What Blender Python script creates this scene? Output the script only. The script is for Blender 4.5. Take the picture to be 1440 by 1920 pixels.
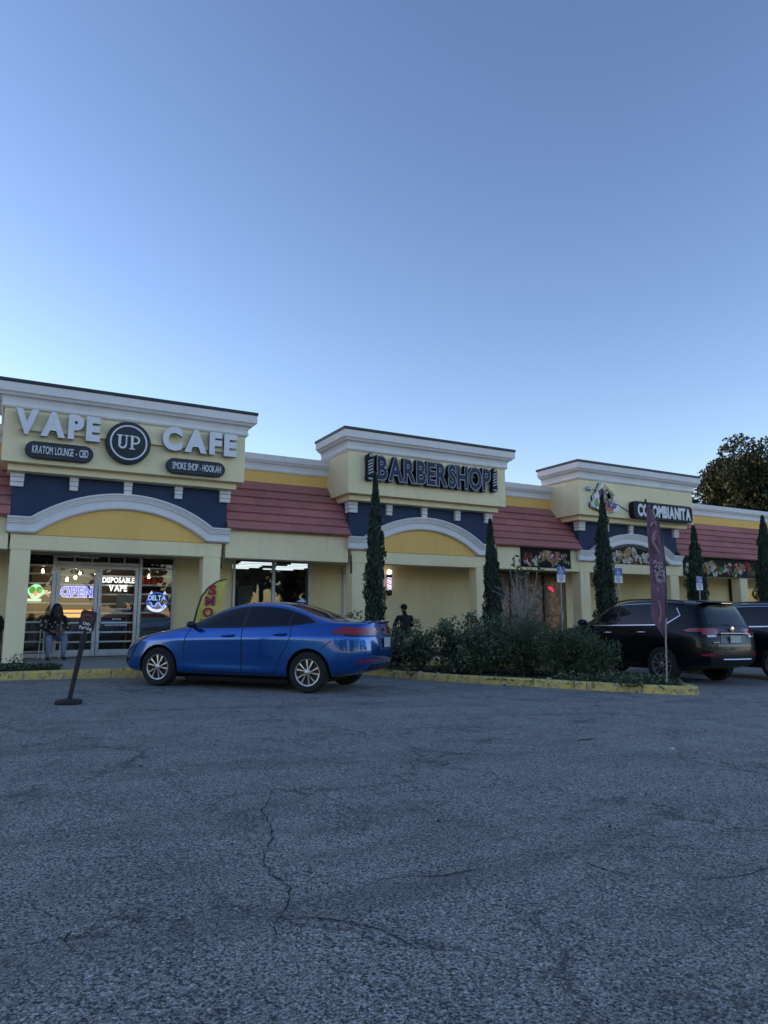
import bpy, bmesh, math, random
import numpy as np
from mathutils import Vector, Matrix, Quaternion, noise as mnoise
from mathutils.bvhtree import BVHTree

for o in list(bpy.data.objects): bpy.data.objects.remove(o, do_unlink=True)
SC = bpy.context.scene
COL = SC.collection
R = math.radians
random.seed(7)

# ------------------------------------------------------------------ camera
# X runs along the shop front, Y runs into the building, Z is up (metres)
cam_d = bpy.data.cameras.new('camera'); cam = bpy.data.objects.new('camera', cam_d); COL.objects.link(cam)
cam.location = (0, 0, 1.2)
cam.rotation_euler = (R(90 + 8.44), 0, R(-28.77))
cam_d.sensor_fit = 'VERTICAL'; cam_d.sensor_height = 36; cam_d.sensor_width = 27
cam_d.lens = 36 * 1310 / 1920
cam_d.clip_start = 0.05; cam_d.clip_end = 3000
SC.camera = cam

# ------------------------------------------------------------------ sky and sun (low sun behind the building, off to the left)
SUN_EL, SUN_AZ = R(9.0), R(-46)      # azimuth measured from +Y towards +X
w = bpy.data.worlds.new('World'); SC.world = w; w.use_nodes = True
nt = w.node_tree; nt.nodes.clear()
sky = nt.nodes.new('ShaderNodeTexSky'); sky.sky_type = 'NISHITA'; sky.sun_disc = False
sky.sun_elevation = SUN_EL; sky.sun_rotation = SUN_AZ
sky.air_density = 1.0; sky.dust_density = 0.3; sky.ozone_density = 1.9; sky.altitude = 0
bg = nt.nodes.new('ShaderNodeBackground'); bg.inputs['Strength'].default_value = 0.105
wo = nt.nodes.new('ShaderNodeOutputWorld')
wb = nt.nodes.new('ShaderNodeMix'); wb.data_type = 'RGBA'; wb.blend_type = 'MULTIPLY'; wb.inputs[0].default_value = 1.0
wb.inputs[7].default_value = (1.13, 0.945, 1.0, 1)      # white balance of the picture
gm = nt.nodes.new('ShaderNodeGamma'); gm.inputs[1].default_value = 1.22      # tone curve of the picture
nt.links.new(sky.outputs[0], gm.inputs[0]); nt.links.new(gm.outputs[0], wb.inputs[6]); nt.links.new(wb.outputs[2], bg.inputs[0]); nt.links.new(bg.outputs[0], wo.inputs[0])
sl = bpy.data.lights.new('sun', 'SUN'); sun = bpy.data.objects.new('sun', sl); COL.objects.link(sun)
sl.energy = 1.2; sl.angle = R(0.6); sl.color = (1.0, 0.66, 0.38)
sdir = Vector((math.sin(SUN_AZ) * math.cos(SUN_EL), math.cos(SUN_AZ) * math.cos(SUN_EL), math.sin(SUN_EL)))
sun.rotation_euler = (-sdir).to_track_quat('-Z', 'Y').to_euler()
sun.location = (-30, 60, 40)
vs = SC.view_settings
vs.view_transform = 'Standard'; vs.look = 'None'; vs.gamma = 1; vs.use_curve_mapping = False
vs.exposure = 1.47
SC.cycles.max_bounces = 8; SC.cycles.transparent_max_bounces = 16
SC.cycles.use_denoising = True

# ------------------------------------------------------------------ helpers
def g(x):                       # the asphalt falls gently to the right
    return 0.06 - 0.016 * max(-8.0, min(17.0, x))

def tag(o, label=None, cat=None, group=None, kind=None):
    if label: o['label'] = label
    if cat: o['category'] = cat
    if group: o['group'] = group
    if kind: o['kind'] = kind
    return o

def empty(name, loc=(0, 0, 0), parent=None):
    o = bpy.data.objects.new(name, None); COL.objects.link(o); o.location = loc
    o.empty_display_size = 0.1
    if parent: o.parent = parent
    return o

class MB:
    def __init__(s): s.v = []; s.f = []; s.m = []
    def add(s, vs, fs, mi=0):
        b = len(s.v); s.v += [tuple(p) for p in vs]
        for f in fs: s.f.append(tuple(b + i for i in f)); s.m.append(mi)
        return s
    def box(s, x0, x1, y0, y1, z0, z1, mi=0):
        return s.add([(x0,y0,z0),(x1,y0,z0),(x1,y1,z0),(x0,y1,z0),(x0,y0,z1),(x1,y0,z1),(x1,y1,z1),(x0,y1,z1)],
                     [(3,2,1,0),(4,5,6,7),(0,1,5,4),(1,2,6,5),(2,3,7,6),(3,0,4,7)], mi)
    def prismY(s, poly, y0, y1, mi=0):        # poly [(x,z)] counter-clockwise seen from -Y
        n = len(poly)
        v = [(x, y0, z) for x, z in poly] + [(x, y1, z) for x, z in poly]
        f = [tuple(range(n)), tuple(range(2*n-1, n-1, -1))] + [(i, i+n, (i+1) % n + n, (i+1) % n) for i in range(n)]
        return s.add(v, f, mi)
    def prismZ(s, poly, z0, z1, mi=0):
        n = len(poly)
        zz0 = z0 if callable(z0) else (lambda x, y: z0); zz1 = z1 if callable(z1) else (lambda x, y: z1)
        v = [(x, y, zz0(x, y)) for x, y in poly] + [(x, y, zz1(x, y)) for x, y in poly]
        f = [tuple(range(n-1, -1, -1)), tuple(range(n, 2*n))] + [(i, (i+1) % n, (i+1) % n + n, i+n) for i in range(n)]
        return s.add(v, f, mi)
    def tube(s, pts, r, n=8, mi=0, caps=True):
        pts = [Vector(p) for p in pts]; rr = r if isinstance(r, (list, tuple)) else [r] * len(pts)
        base = len(s.v); prev = None
        for i, p in enumerate(pts):
            d = (pts[min(i+1, len(pts)-1)] - pts[max(i-1, 0)])
            d = d.normalized() if d.length > 1e-9 else Vector((0,0,1))
            if prev is None:
                a = Vector((0,0,1)) if abs(d.z) < 0.9 else Vector((1,0,0))
                u = d.cross(a).normalized()
            else:
                u = (prev - d * prev.dot(d)).normalized()
            prev = u; vv = d.cross(u)
            for k in range(n):
                t = 2*math.pi*k/n
                q = p + (u*math.cos(t) + vv*math.sin(t)) * rr[i]
                s.v.append(tuple(q))
        for i in range(len(pts)-1):
            for k in range(n):
                a = base+i*n+k; b = base+i*n+(k+1) % n
                s.f.append((a, b, b+n, a+n)); s.m.append(mi)
        if caps:
            s.f.append(tuple(base+k for k in range(n-1, -1, -1))); s.m.append(mi)
            e = base+(len(pts)-1)*n
            s.f.append(tuple(e+k for k in range(n))); s.m.append(mi)
        return s
    def lathe(s, prof, c=(0,0,0), n=24, axis='Z', mi=0, caps=True):      # prof [(r, h)]
        base = len(s.v); c = Vector(c)
        for r, h in prof:
            for k in range(n):
                t = 2*math.pi*k/n
                a, b = r*math.cos(t), r*math.sin(t)
                p = (a, b, h) if axis == 'Z' else ((a, h, -b) if axis == 'Y' else (h, a, b))
                s.v.append(tuple(c + Vector(p)))
        for i in range(len(prof)-1):
            for k in range(n):
                a = base+i*n+k; b = base+i*n+(k+1) % n
                s.f.append((a, b, b+n, a+n)); s.m.append(mi)
        if caps:
            s.f.append(tuple(base+k for k in range(n-1, -1, -1))); s.m.append(mi)
            e = base+(len(prof)-1)*n
            s.f.append(tuple(e+k for k in range(n))); s.m.append(mi)
        return s
    def ball(s, c, rx, ry=None, rz=None, n=14, m=9, mi=0):
        ry = ry or rx; rz = rz or rx; c = Vector(c); base = len(s.v)
        for i in range(m+1):
            ph = math.pi*i/m
            for k in range(n):
                t = 2*math.pi*k/n
                s.v.append((c.x+rx*math.sin(ph)*math.cos(t), c.y+ry*math.sin(ph)*math.sin(t), c.z+rz*math.cos(ph)))
        for i in range(m):
            for k in range(n):
                a = base+i*n+k; b = base+i*n+(k+1) % n
                s.f.append((a, a+n, b+n, b)); s.m.append(mi)
        return s
    def mesh(s, name):
        me = bpy.data.meshes.new(name); me.from_pydata(s.v, [], s.f)
        me.polygons.foreach_set('material_index', s.m); me.validate(); me.update()
        return me
    def build(s, name, mats, parent=None, smooth=False, bevel=0, seg=2):
        return link(name, s.mesh(name), mats, parent, smooth, bevel, seg)

def link(name, me, mats, parent=None, smooth=False, bevel=0, seg=2):
    if not isinstance(mats, (list, tuple)): mats = [mats]
    if len(me.materials) == 0:
        for m in mats: me.materials.append(m)
    bm = bmesh.new(); bm.from_mesh(me); bmesh.ops.remove_doubles(bm, verts=bm.verts, dist=1e-5)
    bmesh.ops.recalc_face_normals(bm, faces=bm.faces); bm.to_mesh(me); bm.free()
    o = bpy.data.objects.new(name, me); COL.objects.link(o)
    if parent: o.parent = parent
    if smooth:
        me.polygons.foreach_set('use_smooth', [True]*len(me.polygons))
        try: me.set_sharp_from_angle(angle=R(38))
        except Exception: pass
    if bevel:
        b = o.modifiers.new('b', 'BEVEL'); b.width = bevel; b.segments = seg; b.limit_method = 'ANGLE'; b.angle_limit = R(40)
    return o

def evaluated_mesh(o):
    dg = bpy.context.evaluated_depsgraph_get()
    return bpy.data.meshes.new_from_object(o.evaluated_get(dg))

def dup(o, parent=None, loc=None):
    c = o.copy(); COL.objects.link(c)
    if parent is not None: c.parent = parent
    if loc is not None: c.location = loc
    return c
def dup_tree(o, parent=None, loc=None):
    c = dup(o, parent, loc)
    for ch in list(o.children): dup_tree(ch, c)
    return c

# ------------------------------------------------------------------ materials
def lin(h):
    h = h.lstrip('#'); out = []
    for i in (0, 2, 4):
        c = int(h[i:i+2], 16)/255
        out.append(c/12.92 if c <= 0.04045 else ((c+0.055)/1.055)**2.4)
    return tuple(out)
class Mat:
    def __init__(s, name):
        s.m = bpy.data.materials.new(name); s.m.use_nodes = True; s.t = s.m.node_tree
        s.b = s.t.nodes['Principled BSDF']; s.out = s.t.nodes['Material Output']
    def n(s, typ, **kw):
        nd = s.t.nodes.new('ShaderNode' + typ)
        for k, v in kw.items():
            if k.startswith('i_'): nd.inputs[k[2:].replace('_', ' ')].default_value = v
            else: setattr(nd, k, v)
        return nd
    def l(s, a, b): s.t.links.new(a, b)
    def set(s, **kw):
        for k, v in kw.items():
            k = k.replace('_', ' ')
            if k in s.b.inputs: s.b.inputs[k].default_value = v
    def ramp(s, fac, stops, interp='LINEAR'):
        r = s.n('ValToRGB'); r.color_ramp.interpolation = interp
        e = r.color_ramp.elements
        while len(e) < len(stops): e.new(0.5)
        for q, (p, c) in zip(e, stops):
            q.position = p; q.color = (c, c, c, 1) if isinstance(c, (int, float)) else (*c[:3], 1)
        s.l(fac, r.inputs[0]); return r.outputs[0]
    def mix(s, fac, a, b, mode='MIX'):
        m = s.n('Mix', data_type='RGBA', blend_type=mode)
        for sock, v in ((m.inputs[0], fac), (m.inputs[6], a), (m.inputs[7], b)):
            if isinstance(v, bpy.types.NodeSocket): s.l(v, sock)
            elif isinstance(v, (int, float)): sock.default_value = v if sock == m.inputs[0] else (v, v, v, 1)
            else: sock.default_value = (*v[:3], 1)
        return m.outputs[2]
    def math(s, op, a, b=None, clamp=False):
        m = s.n('Math', operation=op); m.use_clamp = clamp
        for sock, v in zip(m.inputs, (a, b)):
            if v is None: continue
            if isinstance(v, bpy.types.NodeSocket): s.l(v, sock)
            else: sock.default_value = v
        return m.outputs[0]
    def coord(s, which='Object'):
        return s.n('TexCoord').outputs[which]
    def pos(s): return s.n('NewGeometry').outputs['Position']
    def noise(s, vec, scale, detail=4, rough=0.55, dist=0):
        n = s.n('TexNoise'); n.inputs['Scale'].default_value = scale; n.inputs['Detail'].default_value = detail
        n.inputs['Roughness'].default_value = rough; n.inputs['Distortion'].default_value = dist
        s.l(vec, n.inputs['Vector']); return n.outputs[0]
    def bump(s, h, strength=0.3, dist=0.01):
        b = s.n('Bump'); b.inputs['Strength'].default_value = strength; b.inputs['Distance'].default_value = dist
        s.l(h, b.inputs['Height']); s.l(b.outputs[0], s.b.inputs['Normal'])

def simple(name, col, rough=0.5, metal=0, var=0.0, scale=3.0, spec=None, coat=0, bump=0, bscale=60, emit=None, estr=0):
    M = Mat(name); M.set(Base_Color=(*col, 1), Roughness=rough, Metallic=metal)
    if spec is not None: M.set(Specular_IOR_Level=spec)
    if coat: M.set(Coat_Weight=coat, Coat_Roughness=0.04)
    if var:
        n = M.noise(M.pos(), scale, 5, 0.6)
        k = M.ramp(n, [(0.3, 1-var), (0.7, 1+var*0.6)])
        M.l(M.mix(1.0, col, k, 'MULTIPLY'), M.b.inputs['Base Color'])
    if bump:
        M.bump(M.noise(M.pos(), bscale, 3), bump, 0.004)
    if emit: M.set(Emission_Color=(*emit, 1), Emission_Strength=estr)
    return M.m

def stucco(name, col, dirt=0.25, per_piece=0.0):
    M = Mat(name); p = M.pos()
    big = M.noise(p, 0.9, 5, 0.6); mid = M.noise(p, 7, 4, 0.6); fine = M.noise(p, 90, 3, 0.6)
    # rain streaks: noise stretched vertically
    mp = M.n('Mapping'); M.l(p, mp.inputs[0]); mp.inputs['Scale'].default_value = (5, 5, 0.35)
    st = M.noise(mp.outputs[0], 1.0, 5, 0.65)
    c1 = M.mix(M.ramp(big, [(0.35, 0.0), (0.75, 1.0)]), tuple(c*(1-dirt*0.5) for c in col), col)
    c2 = M.mix(M.ramp(st, [(0.52, 0.0), (0.8, dirt*1.2)]), c1, tuple(c*0.62 for c in col))
    c3 = M.mix(M.ramp(mid, [(0.4, 0.0), (0.8, dirt*0.5)]), c2, tuple(min(1, c*1.12) for c in col))
    if per_piece:
        c3 = M.mix(1.0, c3, M.ramp(M.n('ObjectInfo').outputs['Random'], [(0.0, 1-per_piece), (1.0, 1+per_piece)]), 'MULTIPLY')
    sp = M.noise(p, 3.3, 6, 0.7, 0.5)
    c3 = M.mix(M.ramp(sp, [(0.62, 0.0), (0.74, dirt*0.9)]), c3, tuple(c*0.6 for c in col))
    M.l(c3, M.b.inputs['Base Color']); M.set(Roughness=0.85, Specular_IOR_Level=0.25)
    M.bump(M.math('ADD', fine, M.math('MULTIPLY', mid, 0.8)), 0.35, 0.006)
    return M.m

def glass(name, tint=(0.75, 0.8, 0.78), rough=0.02, base=0.0):
    M = Mat(name); M.t.nodes.remove(M.b)
    tr = M.n('BsdfTransparent'); tr.inputs[0].default_value = (*tint, 1)
    gl = M.n('BsdfGlossy'); gl.inputs['Roughness'].default_value = rough
    gl.inputs[0].default_value = (0.9, 0.93, 0.95, 1)
    fr = M.n('Fresnel'); fr.inputs[0].default_value = 1.45
    mx = M.n('MixShader'); M.l(M.math('ADD', fr.outputs[0], base, True), mx.inputs[0]); M.l(tr.outputs[0], mx.inputs[1]); M.l(gl.outputs[0], mx.inputs[2])
    M.l(mx.outputs[0], M.out.inputs[0]); return M.m

def emitter(name, col, strength):
    M = Mat(name); M.set(Base_Color=(*[min(1, c*0.6+0.1) for c in col], 1), Roughness=0.4, Emission_Color=(*col, 1), Emission_Strength=strength)
    return M.m

def leafmat(name, c0, c1, c2, rough=0.45, transl=0.25):
    M = Mat(name)
    rnd = M.n('NewGeometry').outputs['Random Per Island']
    c = M.ramp(rnd, [(0.0, c0), (0.55, c1), (1.0, c2)])
    M.l(c, M.b.inputs['Base Color']); M.set(Roughness=rough, Specular_IOR_Level=0.4)
    if transl:
        t = M.n('BsdfTranslucent'); M.l(c, t.inputs[0])
        mx = M.n('MixShader'); mx.inputs[0].default_value = transl
        M.l(M.b.outputs[0], mx.inputs[1]); M.l(t.outputs[0], mx.inputs[2]); M.l(mx.outputs[0], M.out.inputs[0])
    return M.m

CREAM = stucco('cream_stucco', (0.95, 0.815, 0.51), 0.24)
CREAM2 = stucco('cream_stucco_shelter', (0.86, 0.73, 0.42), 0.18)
NAVY = stucco('navy_stucco', (0.045, 0.062, 0.118), 0.3)
YELLOW = stucco('yellow_stucco', (0.93, 0.575, 0.17), 0.16)
WHITE = stucco('white_moulding', (0.84, 0.81, 0.79), 0.24)
ROOFRED = stucco('roof_red', (0.48, 0.195, 0.175), 0.42, 0.13)
DARKMETAL = simple('dark_metal', (0.03, 0.033, 0.036), 0.5, 0.3, 0.3, 6)
ALU = simple('aluminium', (0.42, 0.44, 0.45), 0.38, 0.6, 0.15, 8)
WHITEMETAL = simple('white_metal', (0.62, 0.64, 0.65), 0.45, 0, 0.12, 9)
BLACK = simple('black_plastic', (0.012, 0.012, 0.014), 0.45, 0, 0.2, 12)
SHOPGLASS = glass('shop_glass', (0.93, 0.95, 0.94), 0.01, 0.01)
DARKGLASS = glass('dark_glass', (0.12, 0.14, 0.17), 0.02, 0.02)
# ------------------------------------------------------------------ ground
def asphalt():
    M = Mat('asphalt'); p = M.pos()
    big = M.noise(p, 0.30, 6, 0.62); mid = M.noise(p, 2.1, 7, 0.7, 0.4)
    rough = M.noise(p, 85, 8, 0.9)                      # grain at every scale
    v = M.n('TexVoronoi', feature='F1'); v.inputs['Scale'].default_value = 190; M.l(p, v.inputs['Vector'])
    v2 = M.n('TexVoronoi', feature='F1'); v2.inputs['Scale'].default_value = 96; M.l(p, v2.inputs['Vector'])
    stone = M.n('SeparateColor'); M.l(v.outputs['Color'], stone.inputs[0])
    stone2 = M.n('SeparateColor'); M.l(v2.outputs['Color'], stone2.inputs[0])
    base = M.mix(M.ramp(big, [(0.32, 0.0), (0.68, 1.0)]), (0.285, 0.262, 0.220), (0.38, 0.345, 0.282))
    base = M.mix(M.ramp(mid, [(0.36, 0.7), (0.55, 0.0)]), base, (0.150, 0.142, 0.124))
    base = M.mix(M.ramp(stone.outputs[0], [(0.0, 0.9), (0.6, 0.4), (1.0, 0.0)]), base, M.mix(M.ramp(stone.outputs[1], [(0.15, 0.0), (0.95, 1.0)]), (0.03, 0.033, 0.038), (0.52, 0.53, 0.53)))
    base = M.mix(M.ramp(stone2.outputs[0], [(0.78, 0.0), (0.86, 0.7)]), base, (0.46, 0.46, 0.45))
    base = M.mix(M.ramp(stone2.outputs[2], [(0.74, 0.0), (0.83, 0.8)]), base, (0.030, 0.034, 0.040))
    base = M.mix(1.0, base, M.ramp(rough, [(0.40, 0.24), (0.50, 1.08), (0.60, 2.4)]), 'MULTIPLY')
    # worn tyre paths in long soft sweeps
    mp = M.n('Mapping'); M.l(p, mp.inputs[0]); mp.inputs['Rotation'].default_value = (0, 0, R(-28)); mp.inputs['Scale'].default_value = (0.3, 1.5, 1)
    sw = M.noise(mp.outputs[0], 1.0, 6, 0.65, 0.9)
    base = M.mix(M.ramp(sw, [(0.33, 0.45), (0.50, 0.0)]), base, (0.11, 0.108, 0.102))
    oil = M.noise(p, 0.8, 4, 0.5, 1.2)
    base = M.mix(M.ramp(oil, [(0.60, 0.0), (0.74, 0.5)]), base, (0.06, 0.064, 0.068))
    # hairline cracking, only in patches
    def cracks(scale, wscale, wamt, lo, hi, amt, wd):
        warp = M.n('VectorMath', operation='ADD')
        nw = M.n('TexNoise'); nw.inputs['Scale'].default_value = wscale; nw.inputs['Detail'].default_value = 7; nw.inputs['Roughness'].default_value = 0.65; M.l(p, nw.inputs['Vector'])
        sc = M.n('VectorMath', operation='SCALE'); sc.inputs['Scale'].default_value = wamt; M.l(nw.outputs['Color'], sc.inputs[0])
        M.l(p, warp.inputs[0]); M.l(sc.outputs[0], warp.inputs[1])
        vc = M.n('TexVoronoi', feature='DISTANCE_TO_EDGE'); vc.inputs['Scale'].default_value = scale; M.l(warp.outputs[0], vc.inputs['Vector'])
        return M.math('MULTIPLY', M.ramp(vc.outputs['Distance'], [(0.0, 1.0), (wd*0.4, 0.8), (wd, 0.0)]), M.ramp(M.noise(p, lo, 4, 0.6), [(hi, 0.0), (hi+0.10, amt)]))
    cr = M.math('MAXIMUM', cracks(0.55, 1.7, 0.8, 0.45, 0.42, 0.62, 0.012), cracks(1.5, 3.1, 0.5, 0.6, 0.48, 0.5, 0.018))
    base = M.mix(cr, base, (0.026, 0.028, 0.032))
    M.l(base, M.b.inputs['Base Color']); M.set(Roughness=0.8, Specular_IOR_Level=0.3)
    h = M.math('ADD', M.math('MULTIPLY', v.outputs['Distance'], 0.7), M.math('ADD', M.math('MULTIPLY', rough, 2.0), M.math('MULTIPLY', v2.outputs['Distance'], -0.9)))
    M.bump(M.math('SUBTRACT', h, cr), 0.7, 0.012)
    return M.m
ASPHALT = asphalt()
XS = [-500, -200, -60, -20, -8, -4, 0, 4, 8, 12, 17, 24, 60, 200, 500]; YS = [-400, -150, -40, -10, 0, 5, 10, 16, 30, 80, 250, 700]
mb = MB()
mb.v = [(x, y, g(x)) for y in YS for x in XS]
nx = len(XS)
for j in range(len(YS)-1):
    for i in range(nx-1):
        mb.f.append((j*nx+i, j*nx+i+1, (j+1)*nx+i+1, (j+1)*nx+i)); mb.m.append(0)
lot = mb.build('parking_lot', ASPHALT); tag(lot, kind='structure')

# the long open cracks, each a shallow dark ribbon in the asphalt
CRACK = simple('crack_dirt', (0.036, 0.036, 0.036), 0.95, 0, 0.3, 30)
def crack(pts, wd, seed):
    rnd = random.Random(seed); P = []
    for (a, b) in zip(pts[:-1], pts[1:]):
        n = max(2, int(math.dist(a, b)/0.035))
        for k in range(n):
            t = k/n; q_ = a[0]+(b[0]-a[0])*t, a[1]+(b[1]-a[1])*t; nz = [mnoise.noise((q_[0]*f+seed*7, q_[1]*f, 0.3)) for f in (3.1, 11.0)]; ny = [mnoise.noise((q_[0]*f, q_[1]*f+seed*5, 4.3)) for f in (3.1, 11.0)]
            P.append((q_[0]+nz[0]*0.07+nz[1]*0.028+rnd.gauss(0, 0.002), q_[1]+ny[0]*0.07+ny[1]*0.028+rnd.gauss(0, 0.002)))
    P.append(pts[-1]); mb = MB(); V = []
    for i, (x, y) in enumerate(P):
        q = P[min(i+1, len(P)-1)]; r_ = P[max(i-1, 0)]; d = Vector((q[0]-r_[0], q[1]-r_[1])).normalized() if math.dist(q, r_) > 1e-6 else Vector((1, 0))
        e = min(i, len(P)-1-i)/(len(P)*0.25); ww = wd*rnd.uniform(0.15, 1.25)*min(1, 0.1+e)
        nrm = Vector((-d.y, d.x))
        V += [(x+nrm.x*ww, y+nrm.y*ww, g(x)+0.004), (x-nrm.x*ww, y-nrm.y*ww, g(x)+0.004)]
    mb.add(V, [(2*i, 2*i+1, 2*i+3, 2*i+2) for i in range(len(P)-1)])
    return mb.build('crack', CRACK, lot)
crack([(1.72, 4.95), (1.66, 4.6), (1.50, 4.25), (1.42, 3.9), (1.30, 3.55), (1.19, 3.2), (1.17, 3.05), (1.08, 2.84), (1.05, 2.72), (0.94, 2.5), (0.90, 2.3)], 0.0045, 1)
crack([(1.06, 2.74), (1.20, 2.62), (1.30, 2.48), (1.36, 2.35), (1.42, 2.2)], 0.004, 2)
crack([(1.44, 2.92), (1.62, 2.92), (1.85, 2.82), (2.1, 2.8)], 0.004, 3)
crack([(2.55, 2.75), (2.63, 2.52), (2.66, 2.36)], 0.005, 4)
crack([(2.2, 4.3), (2.8, 4.2), (3.4, 4.2)], 0.004, 5)
crack([(3.0, 5.4), (3.5, 5.25), (4.1, 5.3)], 0.005, 6)
crack([(2.75, 2.3), (3.1, 2.2), (3.4, 2.25)], 0.004, 7)
crack([(-0.1, 4.9), (0.2, 5.1), (0.55, 5.3)], 0.004, 8)
crack([(0.15, 3.4), (0.32, 3.0), (0.33, 2.7)], 0.003, 9)

def concrete(name, col, dark=0.5):
    M = Mat(name); p = M.pos(); a = M.noise(p, 1.2, 6, 0.65); b = M.noise(p, 14, 5, 0.7); c = M.noise(p, 120, 2)
    col1 = M.mix(M.ramp(a, [(0.35, 0.0), (0.7, 1.0)]), tuple(k*(1-dark*0.6) for k in col), col)
    col1 = M.mix(M.ramp(b, [(0.48, 0.0), (0.75, dark)]), col1, tuple(k*0.5 for k in col))
    M.l(col1, M.b.inputs['Base Color']); M.set(Roughness=0.9, Specular_IOR_Level=0.25); M.bump(M.math('ADD', b, c), 0.3, 0.006); return M.m
PAVE = concrete('pavement_concrete', (0.30, 0.30, 0.29), 0.45)
def kerb_paint():
    M = Mat('kerb_paint'); p = M.pos(); a = M.noise(p, 1.6, 6, 0.7); b = M.noise(p, 11, 6, 0.75); c = M.noise(p, 70, 3)
    yel = M.mix(M.ramp(a, [(0.3, 0.0), (0.7, 1.0)]), (0.56, 0.44, 0.12), (0.74, 0.58, 0.17))
    yel = M.mix(M.ramp(b, [(0.48, 0.0), (0.60, 0.9)]), yel, (0.30, 0.28, 0.22))
    yel = M.mix(M.ramp(M.noise(p, 5, 5, 0.7, 0.6), [(0.54, 0.0), (0.64, 0.9)]), yel, (0.07, 0.066, 0.056))
    M.l(yel, M.b.inputs['Base Color']); M.set(Roughness=0.8, Specular_IOR_Level=0.3); M.bump(M.math('ADD', b, c), 0.4, 0.008); return M.m
KERB = kerb_paint()
SOIL = concrete('soil_mulch', (0.040, 0.030, 0.022), 0.7)
ZS = 0.195
# pavement slabs with open joints
pave = MB().box(-14, 34, 14.63, 19.0, 0.0, ZS-0.012).build('sidewalk', PAVE); tag(pave, kind='structure')
x = -13.9
while x < 33.5:
    for (y0, y1) in ((14.64, 16.1), (16.11, 17.6), (17.61, 18.9)):
        MB().box(x+0.006, x+1.494, y0+0.006, y1-0.006, ZS-0.012, ZS).build('paving_slab', PAVE, pave, bevel=0.006, seg=1)
    x += 1.5
kerb = empty('kerb', (0, 14.5, 0)); tag(kerb, kind='structure')
def kerb_seg(a, b, parent, h=0.14, wd=0.15, top=None, nrm=None):
    a = Vector(a); b = Vector(b); d = (b-a).normalized(); n = nrm or Vector((-d.y, d.x)); L = (b-a).length; mb = MB(); e = 0.004
    prof = [(0.0, -0.12), (0.012, None), (0.04, 1.0), (wd, 1.0), (wd, -0.12)]
    ends = []
    for p in (a+d*e, b-d*e):
        zt = (top if top is not None else g(p.x)+h); zb = g(p.x)
        ring = [(p+n*0.0, zb-0.12), (p+n*0.010, zt-0.035), (p+n*0.035, zt), (p+n*wd, zt), (p+n*wd, zb-0.12)]
        ends.append([(q.x, q.y, z) for q, z in ring])
    mb.add(ends[0]+ends[1], [(0,1,2,3,4), (9,8,7,6,5)] + [(i, (i+1) % 5, (i+1) % 5+5, i+5) for i in range(5)])
    o = mb.build('kerb_stone', KERB, None, bevel=0.008); 
    if parent: 
        o.parent = parent; o.matrix_parent_inverse = Matrix.Translation(parent.location).inverted()
    return o
x = -13.0
while x < 33:
    kerb_seg((x, 14.45), (x+1.5, 14.45), kerb, top=ZS+0.004, wd=0.18, nrm=Vector((0, 1))); x += 1.5
ISL = [(6.75, 14.44), (7.15, 13.15), (7.50, 11.95), (8.06, 10.97), (8.62, 10.09), (9.12, 9.27), (9.62, 8.50), (10.05, 8.02), (10.38, 7.96), (10.66, 8.25), (10.74, 9.0), (10.76, 10.6), (10.78, 12.4), (10.8, 14.44)]
island = empty('island_kerb', (8.5, 10, 0)); tag(island, kind='structure')
for a, b in zip(ISL[:-1], ISL[1:]): kerb_seg(a, b, island)
inner = []
for i, p in enumerate(ISL):
    a = Vector(ISL[max(i-1, 0)]); b = Vector(ISL[min(i+1, len(ISL)-1)]); d = (b-a).normalized(); inner.append((p[0]-d.y*0.14, p[1]+d.x*0.14))
soil = MB().prismZ(inner, lambda x, y: g(x)-0.1, lambda x, y: g(x)+0.105).build('planting_bed', SOIL); tag(soil, kind='structure')
soil2 = MB().box(6.9, 33, 15.2, 16.5, ZS-0.05, ZS+0.03).build('planting_bed', SOIL); tag(soil2, kind='structure')
soil3 = MB().box(-9, 1.12, 14.7, 15.55, ZS-0.05, ZS+0.035).build('planting_bed', SOIL); tag(soil3, kind='structure')

# ------------------------------------------------------------------ the strip of shops
D = 17.3; W = 18.97; YP = 18.2
mall = empty('shop_building', (10, D, 0)); tag(mall, 'long cream strip of shops with navy arches and red tiled roofs', 'building')
INV = Matrix.Translation(Vector((10, D, 0))).inverted()
def bld(mb, name, mat, parent=None, **kw):
    o = mb.build(name, mat, None, **kw)
    o.parent = parent or mall
    if parent is None: o.matrix_parent_inverse = INV
    return o
def sweep(prof, x0, x1, y0, y1):      # moulding round the front and both returns, prof [(out, z)] closed
    mb = MB(); n = len(prof); V = []
    for (o, z) in prof: V += [(x0-o, y1, z), (x0-o, y0-o, z), (x1+o, y0-o, z), (x1+o, y1, z)]
    F = []
    for i in range(n):
        j = (i+1) % n
        for k in range(3): F.append((4*i+k, 4*i+k+1, 4*j+k+1, 4*j+k))
    F.append(tuple(4*i for i in range(n))); F.append(tuple(4*i+3 for i in range(n-1, -1, -1)))
    return mb.add(V, F)
def cove(o0, z0, o1, z1, n=7):        # concave quarter from (o0,z0) to (o1,z1)
    return [(o0+(o1-o0)*(1-math.cos(t*math.pi/2)), z0+(z1-z0)*math.sin(t*math.pi/2)) for t in [k/n for k in range(n+1)]]
ZB, ZC, ZT = 4.50, 5.70, 6.28
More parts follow.
